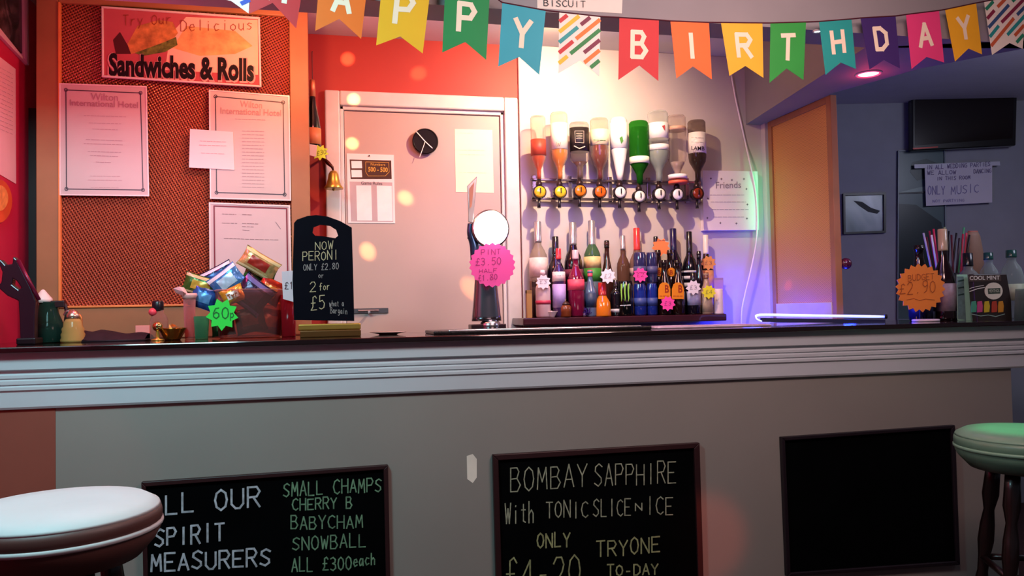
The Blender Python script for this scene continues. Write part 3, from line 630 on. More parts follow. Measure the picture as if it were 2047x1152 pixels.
for i, (x, ty, hw, lq, lv, gl, lab, ox, oy, oc, pk, lb) in enumerate(OPT):
    top = P(x, ty, DO); bot = P(ox, oy-24, DO); cx = P((x+ox)/2, (ty+oy)/2, DO).x
    Hh = top.z-bot.z; R = hw/F*3.42*(6985/(8008-x))*.985
    th = thing('spirit_bottle', lb, 'bottle', (cx, DO, bot.z), 'upside-down spirit bottles on the optic rail')
    pr = PR[pk]
    outer = [(r*R, Hh*(1-z)) for r, z in reversed(pr)]
    if pk == 'taper': g = mat('#f0ebe8', .25, coat=.5, noise=.03)
    elif i == 5: g = mat('#2f8a2a', .06, trans=.75, ior=1.12, noise=.05)
    elif pk == 'square': g = mat(gl, .06, trans=.9, ior=1.1, noise=.02)
    else: g = mat(gl, .05, trans=.94, ior=1.12, noise=.02)
    sx, sy = (1, .8) if pk == 'square' else (1, 1)
    MB().lathe(outer, 24, (cx, DO, bot.z), sx=sx, sy=sy).build('glass', g, th, smooth=True)
    if pk != 'taper':
        lz = [z for z in (0.0, .06, .12, .16, .22, .32, .40, .5, .6, .7, .8, .9) if z < lv]+[lv]
        li = [(1e-4, Hh*.01)]+[(max(R*(prof_r(pr, 1-z)-.07), .002), Hh*max(z, .012)) for z in lz]+[(1e-4, Hh*lv)]
        MB().lathe(li, 20, (cx, DO, bot.z), sx=sx, sy=sy).build('liquid', mat(lq, .08, trans=.35 if i in (6, 7) else 0, coat=.3), th, smooth=True)
    za = P(x, lab[1], DO).z-bot.z; zb_ = P(x, lab[0], DO).z-bot.z
    def band(z0_, z1_, colr, nm='label'):
        MB().lathe([(R*1.02, z0_), (R*1.02, z1_)], 24, (cx, DO, bot.z), sx=sx, sy=sy).build(nm, mat(colr, .5, noise=.06), th, smooth=True)
    band(za, zb_, lab[2])
    PB = PY(DO-R*1.03*sy)
    mb = MB()
    if i == 1: write(mb, PB, 'W', x-6, lab[1]-8, x+6, lab[1]-8, 8, .0015)
    if i == 2:
        pline(mb, PB, [(x-9, 262), (x-8, 285), (x+9, 286), (x+9, 262), (x-9, 262)], .0016, .0005)
        for yy in (267, 272, 277): pline(mb, PB, [(x-6, yy), (x+6, yy)], .0016, .0005)
        pline(mb, PB, [(x-10, 292), (x, 297), (x+11, 293)], .004, .0005)
    if i == 3: bars(mb, PB, [(x-12, x+12, 280, 281)], .003)
    if i == 4: slab(mb, PB, [(x+2, 276), (x+8, 272), (x+10, 282), (x+6, 288)], .0004, .0005)
    if i == 6: band(P(x, 302, DO).z-bot.z, P(x, 291, DO).z-bot.z, '#efe9ec', 'neck_label'); slab(mb, PB, [(x+9, 252), (x+15, 250), (x+15, 262)], .0004, .001)
    if i == 7: band(P(x, 358, DO).z-bot.z, P(x, 350, DO).z-bot.z, '#f2eaf4', 'neck_label'); band(P(x, 368, DO).z-bot.z, P(x, 362, DO).z-bot.z, '#e0604c', 'red_collar')
    if i == 8: print_text(mb, PB, 'LAMB', x-11, 300, x+15, 301, 8, .01, .001); bars(mb, PB, [(x-11, x+13, 275, 276), (x-11, x+13, 284, 285)], .0014)
    if mb.v: mb.build('label_print', mat(['#5a3a2a', '#7a5a3a', '#c9b6a6', '#3a6a3a', '#4a8a3a', '#222222', '#b04a4a', '#222222', '#2a1a1a'][i], .6), th)
    # measure
    dcx = P(ox, oy, DO-.01); rd = 13.8/F*3.45
    om = thing('optic_measure', ['amber-filled round optic under the slim bottle', 'yellow-filled round optic under the gold spirit bottle', 'orange-brown round optic under the black-label bottle', 'bright orange round optic under the dark red bottle',
        'white round optic under the opaque white bottle', 'white round optic under the green glass bottle, hanging lowest', 'white round optic under the clear white-label bottle', 'lilac-white round optic under the near-empty bottle', 'dark red-brown optic at the right end of the rail'][i], 'optic', (dcx.x, DO, dcx.z), 'spirit measures under the inverted bottles')
    MB().lathe([(rd*.5, -.014), (rd, -.012), (rd, .012), (rd*.92, .016), (rd*.86, .012)], 24, (dcx.x, DO, dcx.z), 'Y').build('measure_rim', mat('#231a1c', .3, .4), om, smooth=True)
    MB().lathe([(rd*.86, .006), (rd*.84, .014), (rd*.5, .018), (.0001, .019)], 20, (dcx.x, DO, dcx.z), 'Y').build('measure_window', mat(oc, .15, coat=.6), om, smooth=True)
    MB().box((dcx.x-.001, DO-.024, dcx.z-rd*.2), (dcx.x+.0025, DO-.019, dcx.z+rd*.55)).build('level_mark', m_black, om)
    MB().lathe([(rd*.42, rd*.8), (rd*.48, rd*1.1), (rd*.42, rd*1.5), (rd*.3, rd*1.55), (rd*.3, max(bot.z-dcx.z+.004, rd*1.6))], 16, (dcx.x, DO, dcx.z)).build('collar', mat('#3a2a2c', .3, .6), om, smooth=True)
    MB().tube([(dcx.x, DO, dcx.z-rd*.8), (dcx.x-.004, DO-.006, dcx.z-rd*1.6), (dcx.x-.005, DO-.01, dcx.z-rd*2.3)], [.007, .006, .008], 8).build('spout', mat('#151018', .3), om, smooth=True)
    MB().box((dcx.x-.006, DO+.012, dcx.z-.01), (dcx.x+.006, DW-.045, dcx.z+.008)).build('mount', mr, om)

# ================================================================== SHELF AND BOTTLES
DSf = 3.225
zs = P(1250, 632, DSf).z
xs0 = P(1046, 640, DSf).x; xs1 = P(1453, 635, DSf).x
sh = MB().box((xs0, DSf, zs-.030), (xs1, DW-.016, zs)).build('wall_shelf', mat('#3b1420', .3, coat=.4, noise=.2), None, bevel=.004)
sh['label'] = 'dark varnished shelf carrying bottles beneath the optics'; sh['category'] = 'shelf'
def bottle(label, x, ty, w, D, prof, body, cap=None, capfrac=.8, labels=(), trans=0, group='bottles on the back shelf', name='bottle', cat='bottle', neck=None, base=None, sx=1, sy=1, caprad=None, rough=.12):
    dep = (P(x, 600, D)-CAM).dot(fw); R = w/2/F*dep; zb = (zs if base is None else base)
    cx = P(x, (ty+600)/2, D).x; Hh = P(x, ty, D).z-zb
    th = thing(name, label, cat, (cx, D, zb), group)
    lathe_bottle(th, (cx, D, zb), Hh*(.985 if cap else 1), R, prof, mat(body, rough, trans=trans, ior=1.12 if trans else 1.45, coat=.5, noise=.08), sx=sx, sy=sy)
    if cap:
        rc = caprad or prof_r(prof, .93)*1.12
        MB().lathe([(R*rc*1.04, Hh*capfrac), (R*rc, Hh*(capfrac+.02)), (R*rc*.97, Hh*.995), (R*rc*.8, Hh*1.0), (0, Hh*1.0)], 18, (cx, D, zb)).build('cap', mat(cap, .25, .7 if cap in ('#c8c4c8', '#b0a8a8') else 0, coat=.3), th, smooth=True)
    for z0_, z1_, cc in labels:
        ra = max(prof_r(prof, z0_), prof_r(prof, z1_)); rb = prof_r(prof, z1_)
        ra = prof_r(prof, z0_)
        MB().lathe([(R*ra*1.025+.0004, Hh*z0_), (R*rb*1.025+.0004, Hh*z1_)], 22, (cx, D, zb), sx=sx, sy=sy).build('label', mat(cc, .5, noise=.15, scale=60), th, smooth=True)
    return th, cx, zb, Hh, R
BK = 3.385; FR = 3.262
bottle('tall clear bottle with silver cap and pale square label at the left of the shelf', 1076, 443, 36, BK, SPIRIT, '#a8988a', '#c8c4c8', .78, [(.42, .62, '#e8d0cc'), (.0, .38, '#5a3424')], trans=.35)
bottle('black bottle with black cap behind the red-capped purple one', 1111, 473, 34, BK, WINE, '#120c1c', '#1a1420', .78)
bottle('dark shouldered wine bottle with silver neck', 1146, 445, 37, BK, WINE, '#1a0c14', '#c8c4c8', .76, [(.42, .5, '#7a3450')])
bottle('green and cream labelled bottle with slim silver pourer', 1184, 441, 34, BK, SPIRIT, '#4a6a4a', '#c8c4c8', .72, [(.5, .62, '#e6c98a'), (.36, .5, '#3f8a34'), (.1, .36, '#4a5a6a')], trans=.2)
bottle('short brown bottle with black cap behind the white star tag', 1214, 481, 24, BK, BEER, '#3a1d18', '#1a1416', .9)
bottle('narrow clear bottle with silver cap behind the energy drink', 1246, 471, 26, BK, SPIRIT, '#6a4a3c', '#c8c4c8', .82, trans=.3)
bottle('round-shouldered bottle with long red cap', 1274, 456, 34, BK, WINE, '#8a6a60', '#d23a3a', .74, [(.46, .54, '#caa8a0')], trans=.35)
bottle('black-capped bottle hidden behind the orange star tag', 1312, 473, 22, BK, SPIRIT, '#8a7a88', '#141018', .88, [(.4, .62, '#d8c8d4')])
bottle('navy wine bottle standing tallest on the right', 1347, 457, 34, BK, WINE, '#0c0a22', '#1c1648', .73)
bottle('dark wine bottle with white stripes on its label', 1379, 463, 30, BK, WINE, '#100c16', '#18121c', .74, [(.5, .525, '#d8d4e0'), (.42, .46, '#d8d4e0'), (.33, .38, '#d8d4e0')])
bottle('small black bottle between the striped and white-necked bottles', 1398, 502, 20, 3.33, BEER, '#18101c', '#120c14', .88, [(.15, .4, '#3a2a4a')])
bottle('brown bottle with white foil neck behind the orange star tag', 1412, 470, 28, BK, WINE, '#2e1a10', '#f0e6e4', .76, [(.3, .55, '#d8946a')])
# front row
bottle('little clear pink-tinted bottle with white cap', 1085, 540, 30, FR, SPIRIT, '#e8cdd2', '#f2eaf0', .80, [(.28, .36, '#c03a5a')], trans=.25, caprad=.32)
bottle('purple miniature with red cap and lavender arched label', 1117, 497, 26, FR, SPIRIT, '#3a2350', '#d8303c', .84, [(.52, .66, '#f0d4d4'), (.14, .48, '#b49ad8')])
bottle('magenta liqueur bottle with pink square label', 1151, 500, 33, FR, WINE, '#7a1238', '#d8b0b8', .86, [(.40, .56, '#f0506a')], trans=0)
bottle('blue-grey miniature beside the magenta bottle', 1180, 540, 24, FR, BEER, '#5a6a8a', '#e8506a', .86, [(.2, .5, '#2a3a5a')])
th, cx, zb_, Hh, R = bottle('golden bell-shaped liqueur bottle with dark red neck', 1204, 565, 34, FR-.005, [(0, 0), (.96, 0), (1, .03), (.9, .42), (.72, .5), (.5, .6), (.38, .75), (.32, .9), (.34, 1), (0, 1)], '#d8741c', '#b01c20', .62, caprad=.5)
bottle('black flask-like bottle right of the golden bell bottle', 1231, 560, 22, FR+.02, SPIRIT, '#17131c', '#241c26', .8, [(.1, .2, '#c8c4cc')])
# energy can
th, cx, zb_, Hh, R = bottle('black energy drink can with green claw stripes', 1250, 562, 30, FR, CAN, '#0c0e10', name='drink_can', cat='can', group='drink cans on the back shelf')
mb = MB(); PK = PY(FR-R*1.02)
for k, xx in enumerate((1241, 1248, 1255)):
    slab(mb, PK, [(xx, 568), (xx+3, 567), (xx+2.4, 584), (xx+3, 596), (xx+1.4, 603), (xx+.2, 590), (xx-.4, 580)], .0004)
mb.build('claw_emblem', mat('#9ad85a', .4), th)
mb = MB(); bars(mb, PK, [(1240, 1261, 611, 610)], .004); mb.build('lettering', mat('#c8ccd4', .5), th)
# blue cans
zc1 = P(1280, 567, FR).z
for x, w, nm in ((1279, 25, 'under the pink star tag'), (1303, 22, 'of the right-hand stack')):
    th, cx, zb_, Hh, R = bottle('lower blue can '+nm, x, 567, w, FR, CAN, '#1c2e8a', name='drink_can', cat='can', group='drink cans on the back shelf', labels=[(.3, .55, '#3a4a90')])
    MB().lathe([(R*.85, Hh*.985), (R*.9, Hh*1.0), (R*.7, Hh*1.003)], 20, (cx, FR, zb_)).build('rim', mat('#d8d4e4', .3, .5), th)
    th, cx, zb2, Hh2, R = bottle('upper slate-blue can '+nm, x+.5, 505, w, FR, CAN, '#2c2a58', name='drink_can', cat='can', group='drink cans on the back shelf', base=zb_+Hh*1.004, labels=[(.3, .55, '#4a4878')])
    MB().lathe([(R*.85, Hh2*.985), (R*.9, Hh2*1.0), (R*.7, Hh2*1.003)], 20, (cx, FR, zb2)).build('rim', mat('#e8dce0', .3, .5), th)
# orange-label beers
k_ = 0
for x, ty, D, lr, nm in ((1316, 500, 3.318, (.52, .66), 'leftmost in the back pair'), (1340, 500, 3.318, (.52, .66), 'half hidden in the back pair'), (1328, 520, FR, (.30, .64), 'front left, above the pink star'), (1355, 520, FR, (.30, .64), 'front right, beside the white star')):
    th, cx, zb_, Hh, R = bottle('brown beer bottle with orange round label, '+nm, x, ty, 27, D, BEER, '#1c0c0a', '#140c10', .92, group='brown beer bottles with orange labels')
    PB = PY(D-R*1.01); mb = MB(); z0_, z1_ = lr
    if D == FR: slab(mb, PB, [(x-12, 598), (x-12, 578), (x-9, 569), (x-4, 565), (x+4, 565), (x+9, 569), (x+12, 578), (x+12, 598)], .001)
    else: slab(mb, PB, [(x+2+8*math.cos(a*PI/8), 544+9*math.sin(a*PI/8)) for a in range(16)], .001)
    mb.build('front_label', mat('#e88a1c', .5, noise=.1), th)
    mb = MB(); PB2 = PY(D-R*1.01-.001)
    if D == FR: print_text(mb, PB2, 'B', x+1, 585, x+9, 585, 15, .02, .0006); bars(mb, PB2, [(x-9, x+9, 592, 592)], .0022, .0006)
    else: print_text(mb, PB2, 'B', x-1, 549, x+5, 549, 9, .02, .0006)
    mb.build('lettering', mat('#a03014', .5), th)
bottle('black bottle with lavender round label below the white star tag', 1386, 545, 27, FR, SPIRIT, '#100c1a', '#141018', .8, [(.22, .55, '#b8b4dc')])
bottle('beige-labelled bottle below the yellow star tag', 1412, 545, 24, FR, BEER, '#a88a78', '#7a4a3a', .85, [(.05, .55, '#d0b49a')])
# cups / odds
def lathe_thing(name, label, cat, x, D, prof_px, m, base=None, part='body', seg=20):
    dep = (P(x, 600, D)-CAM).dot(fw); s = dep/F; zb = zs if base is None else base; cx = P(x, 610, D).x
    th = thing(name, label, cat, (cx, D, zb)); MB().lathe([(r*s, z*s) for r, z in prof_px], seg, (cx, D, zb)).build(part, m, th, smooth=True)
    return th, cx, s, zb
lathe_thing('paper_cup', 'white upturned cup at the right end of the shelf', 'cup', 1437, FR, [(0, 0), (11, 0), (11.5, 2), (9, 48), (8, 50), (0, 50)], mat('#e8d4e8', .5))
th = thing('tea_box', 'dusky pink box behind the white cup', 'box', P(1428, 630, BK)); v0 = P(1420, 600, BK); v1 = P(1442, 556, BK)
MB().box((v0.x, BK-.02, zs), (v1.x, BK+.02, v1.z)).build('carton', mat('#b08a98', .6), th, bevel=.002)
MB().box((v0.x+.003, BK-.021, zs+.10), (v1.x-.003, BK-.0195, v1.z-.01)).build('front_print', mat('#c49aa6', .6), th)
th, cx, s, zb_ = lathe_thing('small_dish', 'little white dish holding a round sweet', 'dish', 1102, 3.25, [(0, 0), (6, 0), (7, 3), (12, 11), (12.6, 12), (11, 11.4), (6, 5), (0, 4)], mat('#f0e2e2', .35))
MB().sphere((cx, 3.25, zb_+10*s), 4*s).build('sweet', mat('#a08c90', .4), th, smooth=True)
th, cx, s, zb_ = lathe_thing('brown_pot', 'squat brown glazed pot with dark lid', 'pot', 1130, 3.245, [(0, 0), (10, 0), (12, 3), (11.5, 9), (12, 10), (12, 20), (9, 24), (0, 24)], mat('#7a3a1c', .3, coat=.4))
MB().lathe([(9*s, 23.5*s), (9.5*s, 27*s), (5*s, 31*s), (2*s, 32*s), (2.5*s, 36*s), (0, 37*s)], 18, (cx, 3.245, zb_)).build('lid', mat('#3a1c14', .35), th, smooth=True)
v = P(1057, 600, FR); z1_ = P(1057, 581, FR).z
th = thing('narrow_carton', 'narrow tan carton at the left end of the shelf', 'box', (v.x, FR, zs)); MB().box((v.x-.011, FR-.012, zs), (v.x+.011, FR+.012, z1_)).build('carton', mat('#a8824c', .6), th, bevel=.001)
MB().box((v.x-.011, FR-.0125, z1_-.012), (v.x+.011, FR+.0125, z1_+.001)).build('flap', mat('#8a6a3c', .6), th)
v = P(1068, 600, 3.31); z1_ = P(1068, 560, 3.31).z
th = thing('slim_tube', 'slim dark tube standing beside the tan carton', 'tube', (v.x, 3.31, zs)); MB().lathe([(0, 0), (.009, 0), (.009, z1_-zs-.01), (.006, z1_-zs), (0, z1_-zs)], 16, (v.x, 3.31, zs)).build('tube_body', mat('#4a3a34', .4), th, smooth=True)
MB().lathe([(.0095, z1_-zs-.03), (.0095, z1_-zs-.008)], 16, (v.x, 3.31, zs)).build('tube_cap', mat('#2a1c1c', .4), th)
# tinsel ball
v = P(1168, 615, 3.24); th = thing('tinsel_bunch', 'bunch of purple tinsel lying on the shelf', 'tinsel', (v.x, 3.24, zs))
mb = MB(); rr = random.Random(5)
for k in range(46):
    a = rr.uniform(0, 2*PI); L = rr.uniform(.012, .034); e = rr.uniform(.1, 1.3); c0 = Vector((v.x+rr.uniform(-.02, .02), 3.24+rr.uniform(-.01, .01), zs+.006+rr.uniform(0, .01)))
    d = Vector((math.cos(a)*math.cos(e), math.sin(a)*math.cos(e)*.4, math.sin(e)))*L; w = Vector((0, 0, .0016)) if e < .7 else Vector((.0016, 0, 0))
    mb.add([c0-w, c0+d-w, c0+d+w, c0+w], [(0, 1, 2, 3)])
tn = mb.build('strands', mat('#6a4ab8', .2, .9), th); tn['kind'] = 'stuff'
MB().sphere((v.x, 3.24, zs+.009), .009).build('core', mat('#8a6a8a', .4, .5), th, smooth=True)

# bottle in the dark niches: star tags
def tag(label, x, y, R, D, color, txt, n=9, name='price_tag', inkc='#4a3a5a', rin=.74, rows=(), rot=.2, w=.0014):
    pl = PY(D); th = thing(name, label, 'price tag', pl.hit(x, y+R), 'star price tags')
    mb = MB(); slab(mb, pl, star(x, y, R, R*rin, n, rot), .0012); mb.build('card', mat(color, .55, noise=.04), th)
    if txt or rows:
        mb = MB()
        if txt: write(mb, PY(D-.0012), txt, x-R*.52, y+R*.25, x+R*.52, y+R*.22, R*.5, w)
        if rows: bars(mb, PY(D-.0012), rows, .0014)
        mb.build('lettering', mat(inkc, .6), th)
    return th
DT = 3.222
tag('white star tag on the little pink-tinted bottle', 1086, 564, 15.5, DT, '#f0e6f0', '£3', rows=[(1077, 1096, 559, 559)], w=.0009)
tag('white star tag between the pourer bottle and the energy can', 1215, 552, 16, DT, '#f4ecf6', '£2', w=.001)
tag('bright pink star tag on the stacked blue cans', 1280, 550, 15.5, DT-.004, '#ff4aa8', '£2', rows=[(1271, 1290, 545, 545)], w=.001)
tag('orange star tag hanging on the black-capped bottle', 1321, 494, 18.5, 3.345, '#ff8a52', '', rows=[(1310, 1334, 482, 481)], w=.001)
tag('pink star tag below the orange-label beers', 1335, 607, 15.5, DT-.004, '#ff4ab0', '£3', w=.001)
tag('white star tag on the black bottle with lavender label', 1386, 575, 15.5, DT, '#f2e8f6', '£3', w=.001)
tag('orange star tag on the white-necked bottle', 1416, 526, 15.5, 3.352, '#f0a050', '£3', w=.001)
tag('yellow star tag near the white cup', 1417, 584, 14.5, DT, '#f6ec3a', '£4', w=.001)

# canvas sign and cable
DS_ = DW-.016
q = [(1399, 343), (1508, 345), (1511, 461), (1401, 462)]
th = sheet_thing('friends_canvas', 'square white canvas with a friends verse and tiny stars beside the optics', 'sign', PY(DS_), q, .03, '#efe4ec', pname='canvas')
pl = PY(DS_-.03); mb = MB(); print_text(mb, pl, 'Friends', 1431, 377, 1481, 376, 13, .0); bars(mb, pl, [(1419, 1490, 390, 390), (1421, 1491, 404, 404), (1423, 1496, 419, 419), (1426, 1487, 434, 434)], .0016)
mb.build('lettering', mat('#8a7a8a', .6), th)
mb = MB()
for x, y in ((1421, 357), (1442, 358), (1463, 360), (1487, 358), (1492, 378), (1415, 397), (1494, 409), (1493, 437), (1414, 436), (1440, 446), (1472, 447)): slab(mb, pl, star(x, y, 2.6, 1.1, 4), .0008)
mb.build('star_print', mat('#6a5a6e', .5), th)
cb = [(1462, 150), (1470, 195), (1480, 240), (1490, 285), (1500, 330), (1511, 385), (1514, 440), (1511, 490), (1500, 545), (1489, 590), (1483, 620), (1482, 650)]
def smoothpts(pts, n=6):
    out = []
    for i in range(len(pts)-1):
        p0 = pts[max(i-1, 0)]; p1 = pts[i]; p2 = pts[i+1]; p3 = pts[min(i+2, len(pts)-1)]
        for k in range(n):
            t = k/n; out.append(.5*((2*p1)+(p2-p0)*t+(2*p0-5*p1+4*p2-p3)*t*t+(3*p1-3*p2+p3-p0)*t**3))
    return out+[pts[-1]]
v = P(1482, 650, DS_-.04)
th = thing('white_cable', 'loose white cable hanging down the wall right of the canvas', 'cable', (v.x, v.y, v.z))
MB().tube(smoothpts([P(x, y, DS_-.008 if y < 300 else DS_-.036) for x, y in cb]), .0042, 8).build('cable_run', mat('#efe6ee', .4), th, smooth=True)

# ================================================================== HEADER ITEMS: paper, bunting
PH = PY(yF)
q = [(1072, -60), (1246, -50), (1243, 27), (1074, 17)]
th = sheet_thing('biscuit_notice', 'handwritten biscuit notice taped on the header above the bunting', 'paper', PH, q, .001, '#dcd8cc')
mb = MB(); write(mb, PY(yF-.001), 'BISCUIT', 1086, 12, 1172, 15, 12, .0022); mb.build('lettering', mat('#3a3438', .7), th)
PBn = PY(2.19)
FL = [ # TL TR BR N BL colour letter
 ((418, -78), (504, -74), (497, 27), (462, 2), (430, -5), 'S', ''),
 ((507, -74), (612, -66), (592, 57), (545, 6), (498, 28), '#c22a2e', 'H'),
 ((640, -62), (737, -50), (722, 78), (678, 38), (630, 62), '#e8701e', 'A'),
 ((765, -46), (862, -34), (845, 107), (800, 73), (752, 91), '#e6b41e', 'P'),
 ((890, -27), (979, -14), (972, 120), (930, 84), (884, 105), '#118a4a', 'P'),
 ((1004, 5), (1091, 21), (1078, 150), (1038, 114), (996, 133), '#2ba3b4', 'Y'),
 ((1118, 24), (1200, 33), (1198, 153), (1160, 121), (1116, 147), 'S', ''),
 ((1238, 35), (1317, 40), (1316, 162), (1278, 131), (1236, 160), '#c4282c', 'B'),
 ((1340, 42), (1417, 45), (1423, 159), (1385, 133), (1352, 157), '#ee6c28', 'I'),
 ((1441, 45), (1524, 46), (1526, 156), (1490, 132), (1458, 152), '#dfb52a', 'R'),
 ((1540, 46), (1611, 44), (1606, 160), (1572, 137), (1538, 166), '#2a9a3e', 'T'),
 ((1637, 43), (1702, 38), (1711, 138), (1680, 125), (1650, 150), '#1f9a94', 'H'),
 ((1720, 36), (1790, 32), (1799, 137), (1767, 120), (1738, 139), '#3a2468', 'D'),
 ((1811, 29), (1877, 21), (1887, 125), (1852, 114), (1822, 138), '#e0407e', 'A'),
 ((1889, 19), (1951, 6), (1963, 109), (1936, 97), (1909, 123), '#f0b424', 'Y'),
 ((1967, 3), (2052, -12), (2044, 98), (2018, 86), (1983, 110), 'S', '')]
bun = thing('birthday_bunting', 'swallow-tailed happy birthday bunting strung across the header', 'bunting', PBn.hit(1280, 45))
sp_ = [PBn.hit(380, -84)]
for f in FL:
    sp_ += [PBn.hit(*f[0]), PBn.hit(*f[1])]
MB().tube(sp_, .0022, 6).build('string', mat('#4a1626', .6), bun)
def lerp2(a, b, t): return (a[0]+(b[0]-a[0])*t, a[1]+(b[1]-a[1])*t)
for k, (tl, tr, br, nn, bl, cc, ch) in enumerate(FL):
    mb = MB(); m = mat('#efe9dc' if cc == 'S' else cc, .6, noise=.05)
    slab(mb, PBn, [tl, tr, br, nn, bl], .0006)
    fl = mb.build('pennant', m, bun)
    def uvm(u, v): return PBn.hit(*lerp2(lerp2(tl, bl, v), lerp2(tr, br, v), u))
    if ch:
        segs = glyph_segs(ch); fn = lambda gx, gy: uvm(.34+.34*gx/4 if ch != 'I' else .35+.3*gx/4, .62-.40*gy/6)
        lm = MB(); stroke_quads(lm, fn, segs, .0135 if ch not in 'PY' or k > 5 else .0145, PBn.n*.0012)
        lm.build('letter', mat('#efe3c8', .6, noise=.05), fl)
    else:
        cols = ['#c8383a', '#e8803a', '#e6c23a', '#2a8a4a', '#2aa0a0', '#7a3048'] if k != 0 else ['#3a4ab0', '#e6c23a', '#c8383a']
        if k == 15: cols = ['#2a8a6a', '#2a9a9a', '#8a2a4a', '#c8603a', '#3a5a8a']
        groups = {}
        rr = random.Random(k)
        lim = lambda uu: 1-.26*(1-abs(uu-.5)*2)-.04
        for s_ in range(10):
            c0 = .16+s_*.17; cut = rr.uniform(.25, .75)
            for n_, (ua, ub) in enumerate(((.03, cut-.06), (cut+.06, .97))):
                us = [ua+(ub-ua)*q/12 for q in range(13)] if ub-ua > .1 else []
                us = [u for u in us if .03 < c0-.62*u < lim(u)]
                if len(us) > 3: groups.setdefault(cols[(s_*2+n_) % len(cols)], []).append(((us[0], c0-.62*us[0]), (us[-1], c0-.62*us[-1])))
        for c_, sg_ in [(c, [g]) for c, gs_ in groups.items() for g in gs_]:
            lm = MB(); stroke_quads(lm, uvm, sg_, .0115, PBn.n*.0012); lm.build('stripe', mat(c_, .6), fl)

# ceiling downlights in the soffit
for (px, py, rpx, em, c_, lab) in ((1736, 147, 19, 14, '#ff6a70', 'red-glowing round downlight in the right-hand soffit'), (1634, 61, 7, 12, '#e8ffff', 'tiny white downlight glinting behind the bunting')):
    v = G(px, py, ZS); dep = (v-CAM).dot(fw); R = rpx/F*dep
    th = thing('downlight', lab, 'light', v)
    MB().lathe([(R, -.001), (R*1.12, -.006), (R*1.3, -.004), (R*1.35, 0)], 28, v).build('bezel', mat('#d8c8cc', .35), th, smooth=True)
    MB().lathe([(R, -.002), (0.0001, -.003)], 28, v).build('lamp_lens', mat(c_, .3, emit=em), th)
v = G(1736, 147, ZS); light('POINT', 'soffit_red_glow', (v.x, v.y, ZS-.05), .35, (1, .05, .10), .02)
light('SPOT', 'soffit_red_beam', (v.x, v.y, ZS-.02), 4, (1, .10, .16), .02, to=(v.x+.1, v.y-.1, 0), angle=80, blend=.6)

# ================================================================== ON THE BAR
def onbar(px, D): return P(px, 660, D).x
# beer font
DTp = 2.98; cx = P(975, 560, DTp).x; dep = (P(975, 600, DTp)-CAM).dot(fw); s = dep/F
tapm = mat('#9a9aa6', .18, .95, noise=.05)
th = thing('beer_font', 'chrome beer font with glowing white badge lamp', 'beer tap', (cx, DTp, ZB))
MB().box((cx-38*s, DTp-.035, ZB), (cx+32*s, DTp+.035, ZB+14*s)).build('base_block', mat('#3c2a30', .25, .6), th, bevel=.003)
MB().lathe([(21*s, 0), (20*s, 16*s), (16*s, 20*s), (0, 20*s)], 28, (cx+2*s, DTp-.012, ZB)).build('collar', m_steel, th, smooth=True)
MB().lathe([(30*s, 20*s), (29*s, 30*s), (25*s, 70*s), (21*s, 120*s), (22*s, 150*s), (24*s, 170*s), (20*s, 190*s), (0, 196*s)], 36, (cx-4*s, DTp, ZB), sy=.7).build('column', tapm, th, smooth=True)
vb = P(981, 457, DTp-.04)
MB().lathe([(34*s, -.02), (38*s, -.01), (38*s, .008), (34*s, .014)], 36, (vb.x, DTp-.03, vb.z), 'Y').build('badge_ring', m_steel, th, smooth=True)
MB().sphere((vb.x, DTp-.035, vb.z), 35*s, 28, 14).build('badge_lamp_glare', mat('#fffaf4', .3, emit=9), th, smooth=True)  # sphere swollen to take in the glare around the lamp
# swan neck and blade handle
def pw(x, y, D=DTp-.02): return P(x, y, D)
MB().tube(smoothpts([pw(948, 520), pw(946, 490), pw(941, 468), pw(942, 448)]), [.014]*19, 12).build('tap_valve', mat('#3a4a6a', .25, .8), th, smooth=True)
MB().tube([pw(935, 474), pw(946, 476)], .007, 10).build('valve_knob', m_black, th, smooth=True)
hb = MB(); pl = PY(DTp-.03); slab(hb, pl, [(934, 372), (953, 353), (947, 425), (945, 446), (936, 444), (936, 425)], .016, -.008); hb.build('tap_handle', mat('#c9b8b4', .2, .7), th, bevel=.002)
hb = MB(); slab(hb, PY(DTp-.038), [(938, 378), (948, 364), (943, 412), (939, 418)], .001); hb.build('handle_inset', mat('#a86a50', .3), th)
light('POINT', 'badge_glow', (vb.x+.01, DTp-.13, vb.z), .6, (1, .9, .82), .05)
# pink price
DPk = DTp-.10
th = thing('price_sign', 'large bright pink cloud-edged price sign on the beer font', 'price sign', P(985, 575, DPk))
pl = PY(DPk); mb = MB(); slab(mb, pl, [(984+(46.5 if k % 2 else 42.5)*math.cos(2*PI*k/44), 530+(45 if k % 2 else 41)*math.sin(2*PI*k/44)) for k in range(44)], .002); mb.build('card', mat('#f4509e', .55, noise=.04), th)
pl = PY(DPk-.002)
for a in (('PINT', 961, 510, 1002, 508, 10, .002), ('£3.50', 950, 531, 1003, 528, 14, .0026), ('HALF', 957, 546, 995, 544, 7, .0018), ('£1.80', 955, 562, 995, 559, 11, .0024)):
    mb = MB(); write(mb, pl, *a); mb.build('lettering', mat('#a02a6e', .6), th)
MB().tube([P(984, 545, DPk+.002), P(978, 560, DTp-.025)], .004, 6).build('clip', m_black, th)

